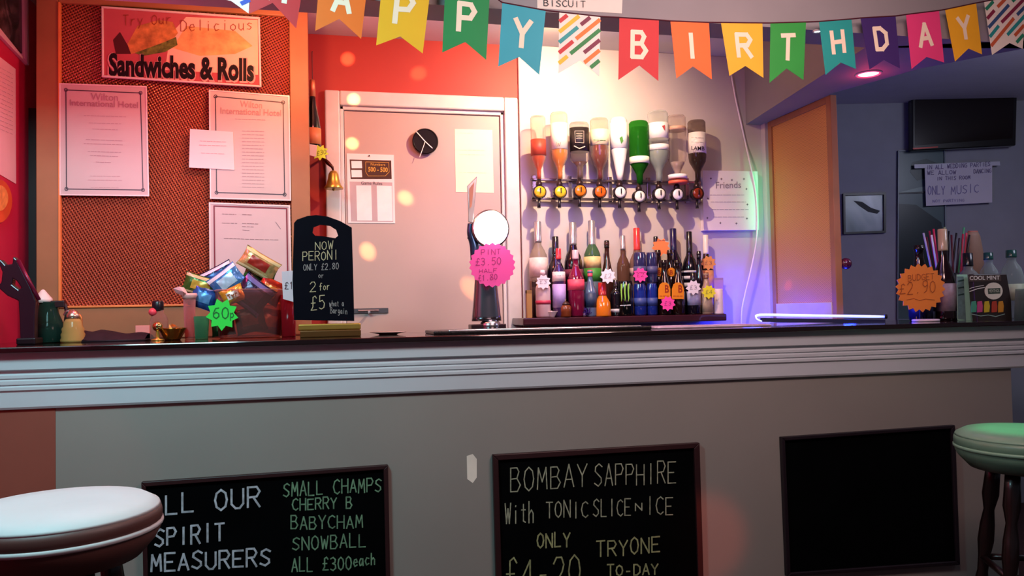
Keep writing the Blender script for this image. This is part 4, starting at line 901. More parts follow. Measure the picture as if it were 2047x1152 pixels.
# drip tray mat
x0 = P(862, 660, 2.66).x; x1 = P(1290, 655, 2.66).x; x2 = P(1570, 650, 2.66).x
th = thing('bar_runner', 'long dark rubber drip mat along the front of the bar top', 'bar mat', ((x0+x1)/2, 2.68, ZB))
MB().box((x0, 2.60, ZB), (x1, 2.84, ZB+.012)).build('mat_pad', mat('#0d0a0c', .3, bump=.3, scale=120), th, bevel=.004)
MB().box((x0+.05, 2.598, ZB+.008), (x1-.04, 2.612, ZB+.0145)).build('metal_edge', m_steel, th, bevel=.002)
th = thing('bar_towel', 'flat pale towel folded right of the drip mat', 'bar towel', ((x1+x2)/2, 2.68, ZB))
MB().box((x1+.03, 2.62, ZB), (x2-.08, 2.84, ZB+.007)).build('towel', mat('#cbb2c4', .8, noise=.3, scale=20, bump=.3), th, bevel=.003)
MB().box((x1+.03, 2.66, ZB+.0065), (x2-.08, 2.69, ZB+.0078)).build('stripe', mat('#8a4a6a', .8), th)
v = P(776, 672, 2.80); th = thing('saucer', 'small pale saucer right of the standing chalkboard', 'dish', (v.x, 2.8, ZB))
MB().lathe([(0, 0), (.03, 0), (.034, .003), (.062, .008), (.064, .010), (.03, .005), (0, .004)], 28, (v.x, 2.8, ZB)).build('dish_body', mat('#d8b8b0', .35), th, smooth=True)

# table-top chalkboard
DC = 2.72; pl = PY(DC)
th = thing('standing_chalkboard', 'small arched chalkboard on a brass base at the middle left of the bar', 'chalkboard', P(655, 670, DC))
bdp = [(588, 640), (585, 560), (588, 447), (594, 440), (614, 433), (632, 431), (655, 434), (680, 443), (703, 456), (706, 560), (708, 642)]
hole = [(625, 466), (627, 455), (640, 450), (660, 452), (672, 460), (676, 472), (670, 477), (645, 473), (630, 472)]
def board_with_hole(mb, pl, outer, hole, t):
    bm = bmesh.new()
    def loop(pts): 
        vs = [bm.verts.new(pl.hit(*p)) for p in pts]; return [bm.edges.new((vs[i], vs[(i+1) % len(vs)])) for i in range(len(vs))]
    ed = loop(outer)+loop(hole)
    r = bmesh.ops.triangle_fill(bm, use_beauty=True, use_dissolve=False, edges=ed)
    fs = [g for g in r['geom'] if isinstance(g, bmesh.types.BMFace)]
    ex = bmesh.ops.extrude_face_region(bm, geom=fs)
    for v_ in [g for g in ex['geom'] if isinstance(g, bmesh.types.BMVert)]: v_.co += pl.n*t
    bm.verts.index_update(); bm.verts.ensure_lookup_table()
    mb.add([v_.co.copy() for v_ in bm.verts], [tuple(v_.index for v_ in f.verts) for f in bm.faces]); bm.free()
mb = MB(); board_with_hole(mb, pl, bdp, hole, .012); mb.build('slate', mat('#090b14', .6, ior=1.12, noise=.2), th)
mb = MB(); pb = PY(DC-.0122)
write(mb, pb, 'NOW', 629, 500, 668, 498, 16, .0022); write(mb, pb, 'PERONI', 604, 521, 678, 519, 18, .0024); write(mb, pb, '2', 618, 584, 634, 583, 19, .0022); write(mb, pb, 'for', 638, 581, 660, 579, 15, .002); write(mb, pb, '£5', 620, 620, 652, 617, 26, .0026)
mb.build('lettering', mat('#b9b48c', .8, noise=.3, scale=80), th)
mb = MB(); write(mb, pb, 'ONLY £2.80', 606, 541, 678, 538, 12, .0022); write(mb, pb, 'or', 636, 556, 648, 556, 10, .0018); write(mb, pb, 'what a', 658, 613, 688, 612, 12, .0018); write(mb, pb, 'Bargain', 660, 626, 695, 628, 12, .0018)
mb.build('lettering', mat('#8a8a86', .8, noise=.3, scale=80), th)
bx0, bx1 = P(600, 660, DC-.03).x, P(721, 656, DC-.03).x; zz = ZB
MB().box((bx0, DC-.055, zz), (bx1, DC+.035, zz+.022)).build('base', mat('#6a4824', .3, .5), th, bevel=.003)
MB().box((bx0-.006, DC-.045, zz+.022), (bx1, DC-.014, zz+.043)).box((bx0-.006, DC+.001, zz+.022), (bx1, DC+.025, zz+.043)).box((bx0-.006, DC-.045, zz+.022), (bx1, DC+.025, zz+.030)).build('brass_clamp', m_brass, th, bevel=.004)

# crisps bowl
DCr = 2.86; dep = (P(500, 600, DCr)-CAM).dot(fw); s = dep/F; cx = P(500, 640, DCr).x
th = thing('glass_bowl', 'large clear tub full of crisp packets beside the standing chalkboard', 'bowl', (cx, DCr, ZB))
MB().lathe([(56*s, 0), (60*s, 3*s), (66*s, 92*s), (69*s, 94*s), (67*s, 96*s), (63*s, 92*s), (57*s, 6*s), (0, 5*s)], 36, (cx, DCr, ZB), sy=.7).build('tub', mat('#e8b0a8', .08, trans=.9, ior=1.08), th, smooth=True)
def packet(label, x, y, wpx, hpx, rotdeg, D, c1, c2, c3=None, txt=None, inkc='#f4f0e4', tilt=0):
    c = P(x, y, D); sc_l = (c-CAM).dot(fw)/F; w = wpx*sc_l/2; h = hpx*sc_l/2
    th = thing('crisp_packet', label, 'crisp packet', c, 'crisp packets in the tub')
    ca, sa = math.cos(math.radians(rotdeg)), math.sin(math.radians(rotdeg)); tl_ = math.radians(tilt)
    n = 12; rr = random.Random(label)
    def pt(u, v, side):
        bul = (max(0, (1-abs(u)**3))*max(0, (1-abs(v)**2.4)))**.7*min(w, h)*.42*side + .0015*math.sin(9*u+rr_seed)*math.cos(7*v)
        zz = (1 if side > 0 else -1)*(.0004)
        px_ = u*w*(1-.07*(1-v*v)); pz_ = v*h*(1-.06*(1-u*u))
        pz2 = pz_*math.cos(tl_); dy = pz_*math.sin(tl_)
        return Vector((c.x+px_*ca-pz2*sa, D-bul+dy+zz, c.z+px_*sa+pz2*ca))
    rr_seed = rr.uniform(0, 6)
    def surf(side, u0_=-1, u1_=1, v0_=-1, v1_=1, k=n, lift=0):
        vs = [pt(u0_+(u1_-u0_)*i/k, v0_+(v1_-v0_)*j/k, side)+Vector((0, -lift, 0)) for j in range(k+1) for i in range(k+1)]
        return vs, [(j*(k+1)+i, j*(k+1)+i+1, (j+1)*(k+1)+i+1, (j+1)*(k+1)+i) for j in range(k) for i in range(k)]
    mb = MB()
    for sd in (1, -1): mb.add(*surf(sd))
    mb.build('bag', mat(c1, .22, .35, noise=.35, scale=45, bump=.25), th, smooth=True)
    mb = MB(); mb.add(*surf(1, -.55, .55, -.45, .45, 8, .001)); mb.build('logo_panel', mat(c2, .3, .2, noise=.25, scale=60), th, smooth=True)
    if c3: mb = MB(); mb.add(*surf(1, -.98, .98, .62, .9, 8, .001)); mb.add(*surf(1, -.98, .98, -.9, -.7, 8, .001)); mb.build('colour_band', mat(c3, .3, .2), th, smooth=True)
    if txt:
        mb = MB(); L = len(txt)
        for i, ch in enumerate(txt):
            stroke_quads(mb, lambda gx, gy, i=i: pt(-.48+.96*(i+gx/4*.72+.1)/L, -.18+.4*gy/6, 1), glyph_segs(ch), .0032, Vector((0, -.0035, 0)))
        mb.build('lettering', mat(inkc, .5), th)
    return th
packet('olive-green crisp packet leaning out at the left of the tub', 402, 572, 70, 42, -18, 2.87, '#3f6a2c', '#b8a23a', '#d0c090')
packet('navy packet standing up behind the light blue one', 432, 556, 80, 44, 28, 2.90, '#101c4a', '#24408a', '#e0e4ea')
packet('light blue packet with a white logo in the middle of the tub', 455, 563, 66, 52, 38, 2.84, '#4a86c8', '#b8dcf0', '#e8f0f8')
packet('blue foil packet tucked low left behind the green star', 408, 596, 52, 46, -20, 2.86, '#2a5aa8', '#5a9ad0')
packet('dark purple packet in front right of the tub', 505, 590, 70, 66, -38, 2.82, '#2a2040', '#4a3a5e', '#6a6aa8')
packet('packet with a white and yellow oval logo above the green star', 466, 590, 46, 34, 24, 2.80, '#e0a83a', '#f6f0e8', None, 'Tyr', '#8a4a20')
packet('gold and red foil packet on top of the heap', 518, 528, 78, 44, -32, 2.85, '#c8a86a', '#a02c20', '#e8dca0')
packet('green-edged packet just under the gold one', 520, 547, 62, 30, -16, 2.88, '#4a7a3a', '#8aa85a')
packet('orange-red crisp packet at the right of the tub', 540, 582, 52, 50, -28, 2.85, '#d84a20', '#f08a3a', '#a02014')
packet('brown packet seen through the tub below the purple one', 500, 640, 60, 52, 12, 2.84, '#4a2418', '#7a3a24')
packet('scarlet packet seen low at the right in the tub', 540, 642, 54, 52, -10, 2.86, '#b02a18', '#e0602a')
packet('green packet seen low at the left in the tub', 446, 652, 46, 40, 6, 2.86, '#2a5a34', '#4a8a4a')
th = tag('neon green star price tag on the tub of crisps', 444, 629, 33, 2.775, '#2fe84a', '', 9, 'price_sign', '#0c6a2a', .72)
mb = MB(); write(mb, PY(2.7738), '60', 424, 638, 460, 636, 22, .0032); write(mb, PY(2.7738), 'p', 459, 636, 470, 636, 16, .0026); mb.build('lettering', mat('#0c6a2a', .6), th)

def glass_at(label, x, D, hpx, rt_, rb_, m, name='drinking_glass', cat='glass', extra=None):
    dep = (P(x, 640, D)-CAM).dot(fw); s = dep/F; cx = P(x, 640, D).x
    th = thing(name, label, cat, (cx, D, ZB))
    MB().lathe([(rb_*s, 0), (rb_*s*1.02, 2*s), (rt_*s, hpx*s), (rt_*s*.93, hpx*s), (rb_*s*.9, 4*s), (0, 4*s)], 28, (cx, D, ZB)).build('glass', m, th, smooth=True)
    return th, cx, s
g_pink = mat('#f0a8a8', .08, trans=.85, ior=1.1)
th, cx, s = glass_at('tall slim pink glass left of the crisp tub', 379, 2.83, 84, 12, 9, g_pink)
MB().lathe([(12*s, 80*s), (15*s, 88*s), (14*s, 92*s), (10*s, 90*s)], 24, (cx, 2.83, ZB)).build('rim', mat('#f0b8b4', .2), th, smooth=True)
v = P(362, 579, 2.83)
th = thing('paper_napkin', 'crumpled pink-white napkin poking over the slim pink glass', 'napkin', v)
mb = MB(); mb.add([P(x, y, 2.83+d) for x, y, d in ((346, 577, 0), (358, 573, -.02), (368, 575, .01), (376, 588, -.01), (384, 596, .01), (366, 592, -.02), (352, 586, .0))]+[P(366, 583, 2.79)], [(i, (i+1) % 7, 7) for i in range(7)]); mb.build('napkin_fold', mat('#f0c8c8', .6), th)
glass_at('squat green-tinted tumbler left of the crisp tub', 403, 2.80, 46, 15, 12, mat('#5aa87a', .08, trans=.8, ior=1.1))
th, cx, s = glass_at('dark red glass between the tub and the standing chalkboard', 577, 2.84, 84, 16, 13, mat('#a01a24', .1, trans=.5, ior=1.2))
pl = PY(2.82); th = sheet_thing('price_card', 'folded white price card reading one pound left of the standing chalkboard', 'price card', PY(2.80), [(563, 543), (590, 541), (591, 605), (566, 598)], .002, '#e8e0e4')
mb = MB(); write(mb, PY(2.798), '£1', 568, 578, 588, 578, 13, .0022); mb.build('lettering', m_ink, th)
mb = MB(); mb.add([PY(2.80).hit(563, 543), PY(2.80).hit(590, 541), PY(2.86).hit(588, 553), PY(2.86).hit(565, 553)], [(0, 1, 2, 3)]); mb.build('card_back', mat('#d8d0d4', .6), th)

# left cluster ------------------------------------------------------
D1 = 2.84; dep = (P(95, 640, D1)-CAM).dot(fw); s = dep/F; cx = P(96, 640, D1).x
th = thing('sauce_jar', 'dark green glass carafe with white conical stopper at the left end', 'jar', (cx, D1, ZB))
MB().lathe([(0, 0), (30*s, 0), (32*s, 3*s), (32*s, 26*s), (27*s, 40*s), (19*s, 60*s), (16*s, 78*s), (17*s, 82*s), (15*s, 82*s), (0, 80*s)], 30, (cx, D1, ZB)).build('glass', mat('#26463c', .06, trans=.6, ior=1.2), th, smooth=True)
MB().lathe([(0, 3*s), (27*s, 3*s), (29*s, 8*s), (29*s, 26*s), (25*s, 38*s), (0, 38*s)], 24, (cx, D1, ZB)).build('sauce', mat('#0b1c1a', .2), th, smooth=True)
MB().lathe([(17*s, 80*s), (17*s, 88*s), (9*s, 98*s), (3*s, 106*s), (0, 107*s)], 24, (cx-9*s, D1, ZB)).build('stopper', mat('#e8d8d0', .4), th, smooth=True)
MB().box((cx+6*s, D1-.012, ZB+70*s), (cx+32*s, D1+.012, ZB+84*s)).build('handle_top', mat('#2a0e14', .4), th, bevel=.003)
MB().tube(smoothpts([Vector((cx+30*s, D1, ZB+78*s)), Vector((cx+34*s, D1, ZB+60*s)), Vector((cx+31*s, D1, ZB+34*s))]), .006, 8).build('handle', mat('#2a0e14', .4), th, smooth=True)
D2 = 2.80; cx = P(146, 640, D2).x
th = thing('honey_dispenser', 'ribbed amber glass dispenser with metal top beside the dark carafe', 'dispenser', (cx, D2, ZB))
MB().lathe([(0, 0), (22*s, 0), (23*s, 5*s), (21*s, 10*s), (22*s, 16*s), (19.5*s, 21*s), (20.5*s, 27*s), (17.5*s, 32*s), (17*s, 40*s), (12*s, 48*s), (0, 50*s)], 28, (cx, D2, ZB)).build('glass', mat('#c09a5a', .12, trans=.3, ior=1.2), th, smooth=True)
MB().lathe([(13*s, 46*s), (13*s, 54*s), (8*s, 62*s), (3*s, 66*s), (0, 66*s)], 20, (cx, D2, ZB)).build('metal_top', mat('#d8b8a0', .25, .9), th, smooth=True)
MB().tube(smoothpts([Vector((cx-2*s, D2, ZB+60*s)), Vector((cx-11*s, D2, ZB+62*s)), Vector((cx-16*s, D2, ZB+54*s))]), .004, 8).build('spout', m_steel, th, smooth=True)
MB().tube(smoothpts([Vector((cx+6*s, D2, ZB+58*s)), Vector((cx+14*s, D2, ZB+50*s)), Vector((cx+15*s, D2, ZB+34*s))]), .004, 8).build('trigger', mat('#d88a50', .3, .7), th, smooth=True)
# dark angular corkscrew stand
D3 = 2.72; pl = PY(D3)
th = thing('lever_corkscrew', 'dark angular clamp-on corkscrew with two points and an open loop at the far left', 'corkscrew', P(62, 690, D3))
mb = MB(); board_with_hole(mb, pl, [(2, 521), (8, 520), (18, 531), (32, 529), (33, 514), (40, 520), (48, 536), (58, 556), (69, 578), (78, 602), (76, 640), (76, 690), (48, 690), (46, 640), (44, 602), (22, 592), (6, 578), (3, 573), (10, 565), (12, 545)], [(33, 558), (40, 562), (50, 576), (44, 580), (31, 570)], .03)
mb.build('body_casting', mat('#2a1020', .35, .3, coat=.2), th, bevel=.003)
MB().box((P(44, 690, D3).x, D3-.05, ZB), (P(82, 690, D3).x, D3+.02, ZB+.02)).build('clamp_foot', mat('#1a0c14', .4, .4), th, bevel=.004)
MB().tube([P(36, 520, D3-.03), P(78, 600, D3-.03)], .006, 8).build('lever', mat('#6a1434', .3, .4), th, smooth=True)
# low dark folded cloth tray
x0 = P(168, 665, 2.86).x; x1 = P(300, 662, 2.86).x
th = thing('black_cloth', 'low folded black bar cloth between the amber dispenser and the brass balls', 'cloth', ((x0+x1)/2, 2.86, ZB))
mb = MB(); n = 16; vs = []
for j in range(5):
    for i in range(n+1):
        u = i/n; vs.append(Vector((x0+(x1-x0)*u, 2.78+.04*j, ZB+.004+(.030*math.sin(PI*j/4)+.004*math.sin(u*14+j))*(1-.35*u)+.010*math.exp(-((u-.25)/.1)**2)*math.sin(PI*j/4))))
mb.add(vs, [(j*(n+1)+i, j*(n+1)+i+1, (j+1)*(n+1)+i+1, (j+1)*(n+1)+i) for j in range(4) for i in range(n)])
mb.box((x0, 2.78, ZB), (x1, 2.94, ZB+.006)); mb.build('cloth_fold', mat('#1c0a18', .7, noise=.3, scale=30), th, smooth=True)
th = thing('card_packet', 'tiny pale pink card box resting at the end of the black cloth', 'card', P(284, 668, 2.97)); v0 = P(272, 668, 2.97)
MB().box((v0.x, 2.96, ZB), (v0.x+.045, 2.985, P(284, 651, 2.97).z)).build('card_box', mat('#f09a90', .5), th, bevel=.001)
MB().box((v0.x+.004, 2.9585, ZB+.01), (v0.x+.041, 2.9605, ZB+.022)).build('print', mat('#d87a78', .5), th)
D4 = 2.83; dep = (P(316, 640, D4)-CAM).dot(fw); s = dep/F; cx = P(318, 640, D4).x
th = thing('cordial_bottle', 'small clear bottle with black top left of the crisp tub', 'bottle', (cx, D4, ZB))
MB().lathe([(0, 0), (15*s, 0), (17*s, 3*s), (17*s, 40*s), (14*s, 48*s), (9*s, 54*s), (9*s, 60*s), (0, 60*s)], 26, (cx, D4, ZB)).build('glass', mat('#e0b0a4', .06, trans=.85, ior=1.12), th, smooth=True)
MB().lathe([(10*s, 58*s), (11*s, 62*s), (11*s, 76*s), (9*s, 79*s), (0, 79*s)], 22, (cx-2*s, D4, ZB)).build('stopper', mat('#16121c', .3), th, smooth=True)
v = P(303, 624, D4-.03); MB().sphere((v.x, D4-.012, v.z), 8*s).build('seal', mat('#f04a5a', .4), th, smooth=True)
for k, (x, y, r) in enumerate(((315, 653, 9.5),)):
    v = P(x, y, 2.76); th = thing('brass_ball', 'polished brass ball knob in front of the small clear bottle', 'ball', (v.x, 2.76, ZB))
    MB().sphere((v.x, 2.76, v.z), r*s, 20, 12).build('ball', mat('#e8d080', .12, 1), th, smooth=True)
    MB().lathe([(.020, 0), (.020, .004), (.006, .008), (.005, max(.01, v.z-ZB-r*s+.003))], 20, (v.x, 2.76, ZB)).build('foot', m_brass, th, smooth=True)
v = P(345, 655, 2.79); th = thing('brass_dish', 'shallow amber brass dish holding a crumpled wrapper', 'dish', (v.x, 2.79, ZB))
MB().lathe([(0, 0), (14*s, 0), (16*s, 3*s), (26*s, 22*s), (27*s, 24*s), (25*s, 23*s), (14*s, 5*s), (0, 4*s)], 28, (v.x, 2.79, ZB)).build('bowl', mat('#b8702c', .2, .9), th, smooth=True)
mb = MB(); rr = random.Random(2)
for k in range(12): c0 = Vector((v.x+rr.uniform(-12, 12)*s, 2.79+rr.uniform(-.01, .01), ZB+rr.uniform(12, 26)*s)); mb.add([c0, c0+Vector((rr.uniform(.006, .016), -.004, rr.uniform(-.008, .01))), c0+Vector((rr.uniform(-.01, .004), .004, rr.uniform(.006, .014)))], [(0, 1, 2)])
mb.build('wrapper', mat('#e0803a', .25, .6), th)

# ================================================================== BLUE STRIP
z_t = ZC-.036
pa = Plane((0, 0, z_t), (0, 0, 1))
A = Vector((P(1520, 628, 2.98).x, 2.98, z_t+.010)); B = Vector((P(1768, 638, 2.80).x, 2.80, z_t-.006))
th = thing('blue_light_strip', 'glowing blue-white light tube lying at the right of the bar', 'light', (A.x, A.y, ZB))
mblue = mat('#dfe6ff', .3, emit=2.6, emitc='#8090ff')
MB().tube(smoothpts([Vector((A.x-.012, A.y-.03, ZB+.012)), Vector((A.x-.024, A.y-.01, z_t-.004)), A, A.lerp(B, .3), A.lerp(B, .65), B], 5), [.003]*8+[.0055]*16+[.005]*1+[.004]*1, 10).build('tube_lamp', mblue, th, smooth=True)
MB().tube([B, B+(B-A).normalized()*.01], .009, 10).build('end_cap', m_black, th)
d = (B-A); nrm = Vector((-d.y, d.x, 0)).normalized()*.012
MB().prism([A-nrm-Vector((0, 0, .012)), B-nrm-Vector((0, 0, .012)), B+nrm-Vector((0, 0, .012)), A+nrm-Vector((0, 0, .012))], (0, 0, -(z_t-ZB)+.012)).build('channel', mat('#20264a', .4), th)
# saucer-like pad right of it
v = P(1822, 645, 2.80); th = thing('beer_coasters', 'pale flat coaster stack at the end of the blue light strip', 'coaster', (v.x, 2.72, ZB))
MB().lathe([(0, 0), (.048, 0), (.05, .002), (.05, .007), (.048, .009), (0, .009)], 28, (v.x, 2.72, ZB)).build('coaster', mat('#d8ccd8', .5), th, smooth=True)
MB().lathe([(.044, .0085), (.044, .0098), (0, .0098)], 28, (v.x, 2.72, ZB)).build('coaster_print', mat('#b8a8c0', .5), th)

# ================================================================== RIGHT CLUSTER
def bb(label, x, ty, w, D, prof, body, **k):
    return bottle(label, x, ty, w, D, prof, body, base=ZB, group='bottles at the right end of the bar', **k)
bb('dark beer bottle behind the big orange star sign', 1838, 490, 44, 2.88, BEER, '#14100e', cap='#1a1614', capfrac=.93, labels=[(.62, .70, '#c8bca0'), (.02, .28, '#16183a')])
bb('tall dark wine bottle with gold foil neck beside the orange star sign', 1886, 458, 42, 2.86, [(0, 0), (.95, 0), (1, .03), (1, .42), (.85, .52), (.42, .66), (.38, .8), (.38, 1), (0, 1)], '#1c0e12', cap='#bfa98c', capfrac=.76, labels=[(.1, .40, '#9a909c')])
bb('clear bottle with black cap left of the mint pouch', 1936, 506, 44, 2.90, SPIRIT, '#aab4b0', cap='#16161c', capfrac=.80, trans=.7)
for x, w, ty, lb in ((1977, 38, 505, 'clear plastic bottle with dark green cap behind the mint pouch'), (2023, 42, 500, 'clear plastic bottle with teal cap at the right edge')):
    bb(lb, x, ty, w, 2.93 if x < 2000 else 2.90, [(0, 0), (.9, 0), (1, .04), (1, .18), (.95, .2), (1, .22), (1, .4), (.94, .42), (1, .44), (1, .62), (.8, .74), (.4, .84), (.36, .88), (.42, .89), (.4, 1), (0, 1)], '#c6d8d4', cap='#1c4a44', capfrac=.89, trans=.85, labels=[(.26, .5, '#a8b89a' if x > 2000 else '#8a9aa0')])
# straws in a tub
D5 = 3.0; cx = P(1895, 600, D5).x; dep = (P(1895, 600, D5)-CAM).dot(fw); s = dep/F
th = thing('straw_holder', 'dark tub of drinking straws behind the bottles', 'holder', (cx, D5, ZB))
MB().lathe([(0, 0), (30*s, 0), (32*s, 4*s), (36*s, 92*s), (34*s, 92*s), (30*s, 6*s), (0, 6*s)], 28, (cx, D5, ZB), sy=.7).build('tub', mat('#141018', .35), th, smooth=True)
rr = random.Random(11)
SN = ['lilac straw leaning furthest left','crimson straw behind the gold foil neck, second from left','bright red straw just left of the gold foil neck','white straw bending left beside the gold foil neck','thin maroon straw between the lilac and white straws','olive straw behind the gold foil neck','black straw just right of the gold foil neck','dark wine straw right of the gold foil neck','black straw left of the green and red pair','green-tipped straw standing tallest on the right','raspberry straw under the green-tipped one','rose pink straw touching the paper roll','black straw in front of the paper roll','dark brown straw low between the two bottle necks']
SW = [(1846, 466, '#b8b0c8'), (1858, 462, '#a8284a'), (1866, 458, '#d8305a'), (1862, 470, '#e8e0ec'), (1852, 474, '#6a1430'), (1888, 454, '#8a9a70'), (1897, 462, '#141018'), (1902, 470, '#5a1a30'), (1912, 466, '#18121c'), (1927, 455, '#4a9a70'), (1925, 468, '#b02a4a'), (1932, 466, '#d84a68'), (1938, 470, '#1c141c'), (1918, 476, '#2a1620')]
for k, (x, y, c_) in enumerate(SW):
    bx = cx+(P(x, y, D5).x-cx)*.3; tp = P(x, y, D5+rr.uniform(-.02, .02)); bt = Vector((bx, D5+rr.uniform(-.03, .03), ZB+.02))
    t2 = thing('drinking_straw', SN[k], 'straw', bt, 'straws in the dark tub')
    MB().tube([bt, bt.lerp(tp, .8), tp], .0042, 8).build('straw_tube', mat(c_, .4), t2, smooth=True)
v = P(1950, 600, 3.045); tp = P(1946, 463, 3.045)
th = thing('paper_roll', 'upright peach paper roll behind the black-capped clear bottle', 'paper roll', (v.x, 3.045, ZB))
MB().lathe([(22*s, 0), (22*s, (tp.z-ZB)*.75), (16*s, (tp.z-ZB)*.95), (11*s, tp.z-ZB), (9*s, tp.z-ZB), (0, (tp.z-ZB)*.9)], 20, (v.x, 3.045, ZB), sy=.5).build('roll', mat('#8a6a58', .6, noise=.2), th, smooth=True)
MB().lathe([(11.5*s, tp.z-ZB-.004), (11.5*s, tp.z-ZB+.002), (8*s, tp.z-ZB+.002)], 20, (v.x, 3.045, ZB), sy=.5).build('rim', mat('#b05a50', .5), th, smooth=True)
# orange star sign
th = thing('price_sign', 'big orange many-pointed price sign in front of the dark bottles', 'price sign', P(1840, 635, 2.78))
mb = MB(); slab(mb, PY(2.78), star(1839.5, 576, 50, 43.5, 22, .05, .98), .002); mb.build('card', mat('#f08a34', .5, noise=.06), th)
mb = MB(); pl = PY(2.778); write(mb, pl, 'BUDGET', 1814, 562, 1868, 558, 12, .0022); write(mb, pl, '2.90', 1812, 588, 1872, 585, 24, .003); pline(mb, pl, [(1812, 600), (1826, 597), (1838, 601), (1850, 598), (1868, 600)], .002, .001); write(mb, pl, '£', 1796, 588, 1812, 587, 18, .0026)
mb.build('lettering', mat('#a0501c', .6), th)
MB().tube([P(1840, 600, 2.785), Vector((P(1840, 640, 2.80).x, 2.80, ZB+.002))], .004, 6).build('stick', m_black, th)
MB().lathe([(.024, 0), (.024, .004), (0, .006)], 20, (P(1840, 640, 2.80).x, 2.80, ZB)).build('foot', m_black, th)
# mint pouch
pl = PY(2.80); th = thing('sweet_pouch', 'dark display pouch of cool mint sweets with white roundel', 'sweets', P(1970, 640, 2.80))
mb = MB(); slab(mb, pl, [(1934, 549), (2001, 548), (2010, 600), (2012, 643), (1944, 645), (1938, 600)], .03); mb.build('pouch', mat('#2c2420', .4, noise=.2), th, bevel=.004)
pl = PY(2.77)
mb = MB(); slab(mb, pl, [(1936, 551), (2000, 550), (2001, 562), (1937, 563)], .0006); mb.build('title_band', mat('#4a3c34', .4), th)
mb = MB(); print_text(mb, pl, 'COOL MINT', 1938, 560, 1998, 559, 8, .02, .0014); pline(mb, pl, [(1938, 583), (1955, 577), (1968, 575)], .003, .001); pline(mb, pl, [(1938, 577), (1952, 573), (1966, 571)], .002, .001); mb.build('lettering', mat('#d8d4c8', .5), th)
mb = MB(); slab(mb, pl, [(1986+18*math.cos(a*PI/12), 582+17*math.sin(a*PI/12)) for a in range(24)], .0012); mb.build('roundel', mat('#d8d2bc', .5), th)
mb = MB(); slab(mb, pl, [(1974, 577), (1999, 576), (1999, 587), (1975, 588)], .0018); mb.build('roundel_band', mat('#3a4a3a', .5), th)
mb = MB(); print_text(mb, pl, 'MENTHOL', 1976, 585, 1997, 584, 6, .02, .0026); mb.build('lettering', mat('#a8ac98', .5), th)
for x, c_ in ((1958, '#c04a7a'), (1972, '#c8b02c'), (1987, '#b0402c'), (2000, '#c88a2c'), (1946, '#4a9a7a')):
    mb = MB(); slab(mb, pl, [(x-4, 603), (x+4, 602), (x+6, 612), (x+5, 624), (x-5, 625), (x-5, 612)], .002); mb.build('sweet_print', mat(c_, .4), th)
mb = MB(); pline(mb, pl, [(1942, 628), (1960, 632), (1975, 630), (1990, 633), (2008, 628)], .003, .001); mb.build('trim_print', mat('#8aa89a', .5), th)
# tall mint tube left of pouch
pl = PY(2.81); th = thing('display_card', 'narrow pale green display card leaning against the mint pouch', 'card', P(1935, 645, 2.81))
mb = MB(); slab(mb, pl, [(1912, 549), (1932, 549), (1945, 640), (1944, 645), (1930, 645), (1914, 640)], .004); mb.build('card', mat('#9ad0b4', .4, noise=.1), th)
mb = MB(); slab(mb, PY(2.806), [(1913, 553), (1926, 553), (1931, 640), (1915, 638)], .0006); mb.build('side_print', mat('#6a8a86', .4, noise=.3, scale=60), th)
mb = MB(); [pline(mb, PY(2.805), [(1916, y), (1926, y-2)], .005, .001) for y in (562, 576, 590)]; mb.build('figure_print', mat('#24403a', .5), th)
# lounge wall items
th = thing('wall_television', 'black flat television mounted high on the grey wall', 'television', LW.hit(1915, 300))
mb = MB(); slab(mb, LW, [(1811, 184), (2019, 176), (2016, 296), (1812, 306)], .05, .02); mb.build('casing', mat('#0c0a0c', .3, coat=.4), th, bevel=.006)
mb = MB(); slab(mb, LW, [(1818, 190), (2012, 183), (2009, 282), (1818, 296)], .002, .07); mb.build('screen', mat('#120806', .18, coat=.5), th)
mb = MB(); slab(mb, LW, [(1880, 215), (1950, 213), (1950, 270), (1880, 272)], .021, 0); mb.build('bracket', m_black, th)
mb = MB(); slab(mb, LW, [(1812, 301), (1862, 298), (1862, 300), (1814, 304)], .003, .07); mb.build('red_trim', mat('#c82a1c', .3), th)
q = [(1683, 388), (1768, 386), (1768, 466), (1684, 469)]
th = thing('framed_photo', 'small framed seascape photo in the middle of the grey wall', 'picture', LW.hit(1726, 468))
mb = MB(); ring(mb, LW, q, 4, 4, .02); mb.build('frame', mat('#15131a', .35), th)
mb = MB(); slab(mb, LW, [(1686, 391), (1765, 389), (1765, 463), (1687, 466)], .008); mb.build('photo_print', picture_mat('seascape', ['#3a4e54', '#6f8288', '#a3adb5', '#9aa4aa'], 3.2), th)
mb = MB(); slab(mb, LW, [(1705, 402), (1722, 404), (1740, 416), (1758, 422), (1752, 428), (1734, 424), (1716, 412)], .001, .008); mb.build('bird_print', mat('#2a2c32', .6), th)
q = [(1793, 302), (1887, 298), (1890, 640), (1791, 640)]
th = thing('glazed_poster', 'tall glazed blue-green poster below the television', 'poster', LW.hit(1840, 640))
mb = MB(); slab(mb, LW, q, .008); mb.build('poster_print', mat('#4a5f60', .3, noise=.2, scale=3), th)
mb = MB(); slab(mb, LW, [(1796, 408), (1830, 410), (1880, 445), (1886, 480), (1884, 600), (1796, 600)], .001, .008); mb.build('dark_print', mat('#14252c', .3, noise=.4, scale=4), th)
mb = MB(); slab(mb, LW, [(1796, 385), (1850, 372), (1880, 340), (1884, 375), (1850, 386), (1796, 390)], .001, .008); mb.build('cloud_print', mat('#7a8f88', .3), th)
mb = MB(); slab(mb, LW, [(1822, 325), (1850, 318), (1880, 330), (1870, 352), (1832, 362), (1818, 345)], .001, .008); mb.build('shape_print', mat('#2c3c3c', .3), th)
mb = MB(); ring(mb, LW, q, 2.2, 2.2, .016); mb.build('frame', mat('#6d7680', .35), th)
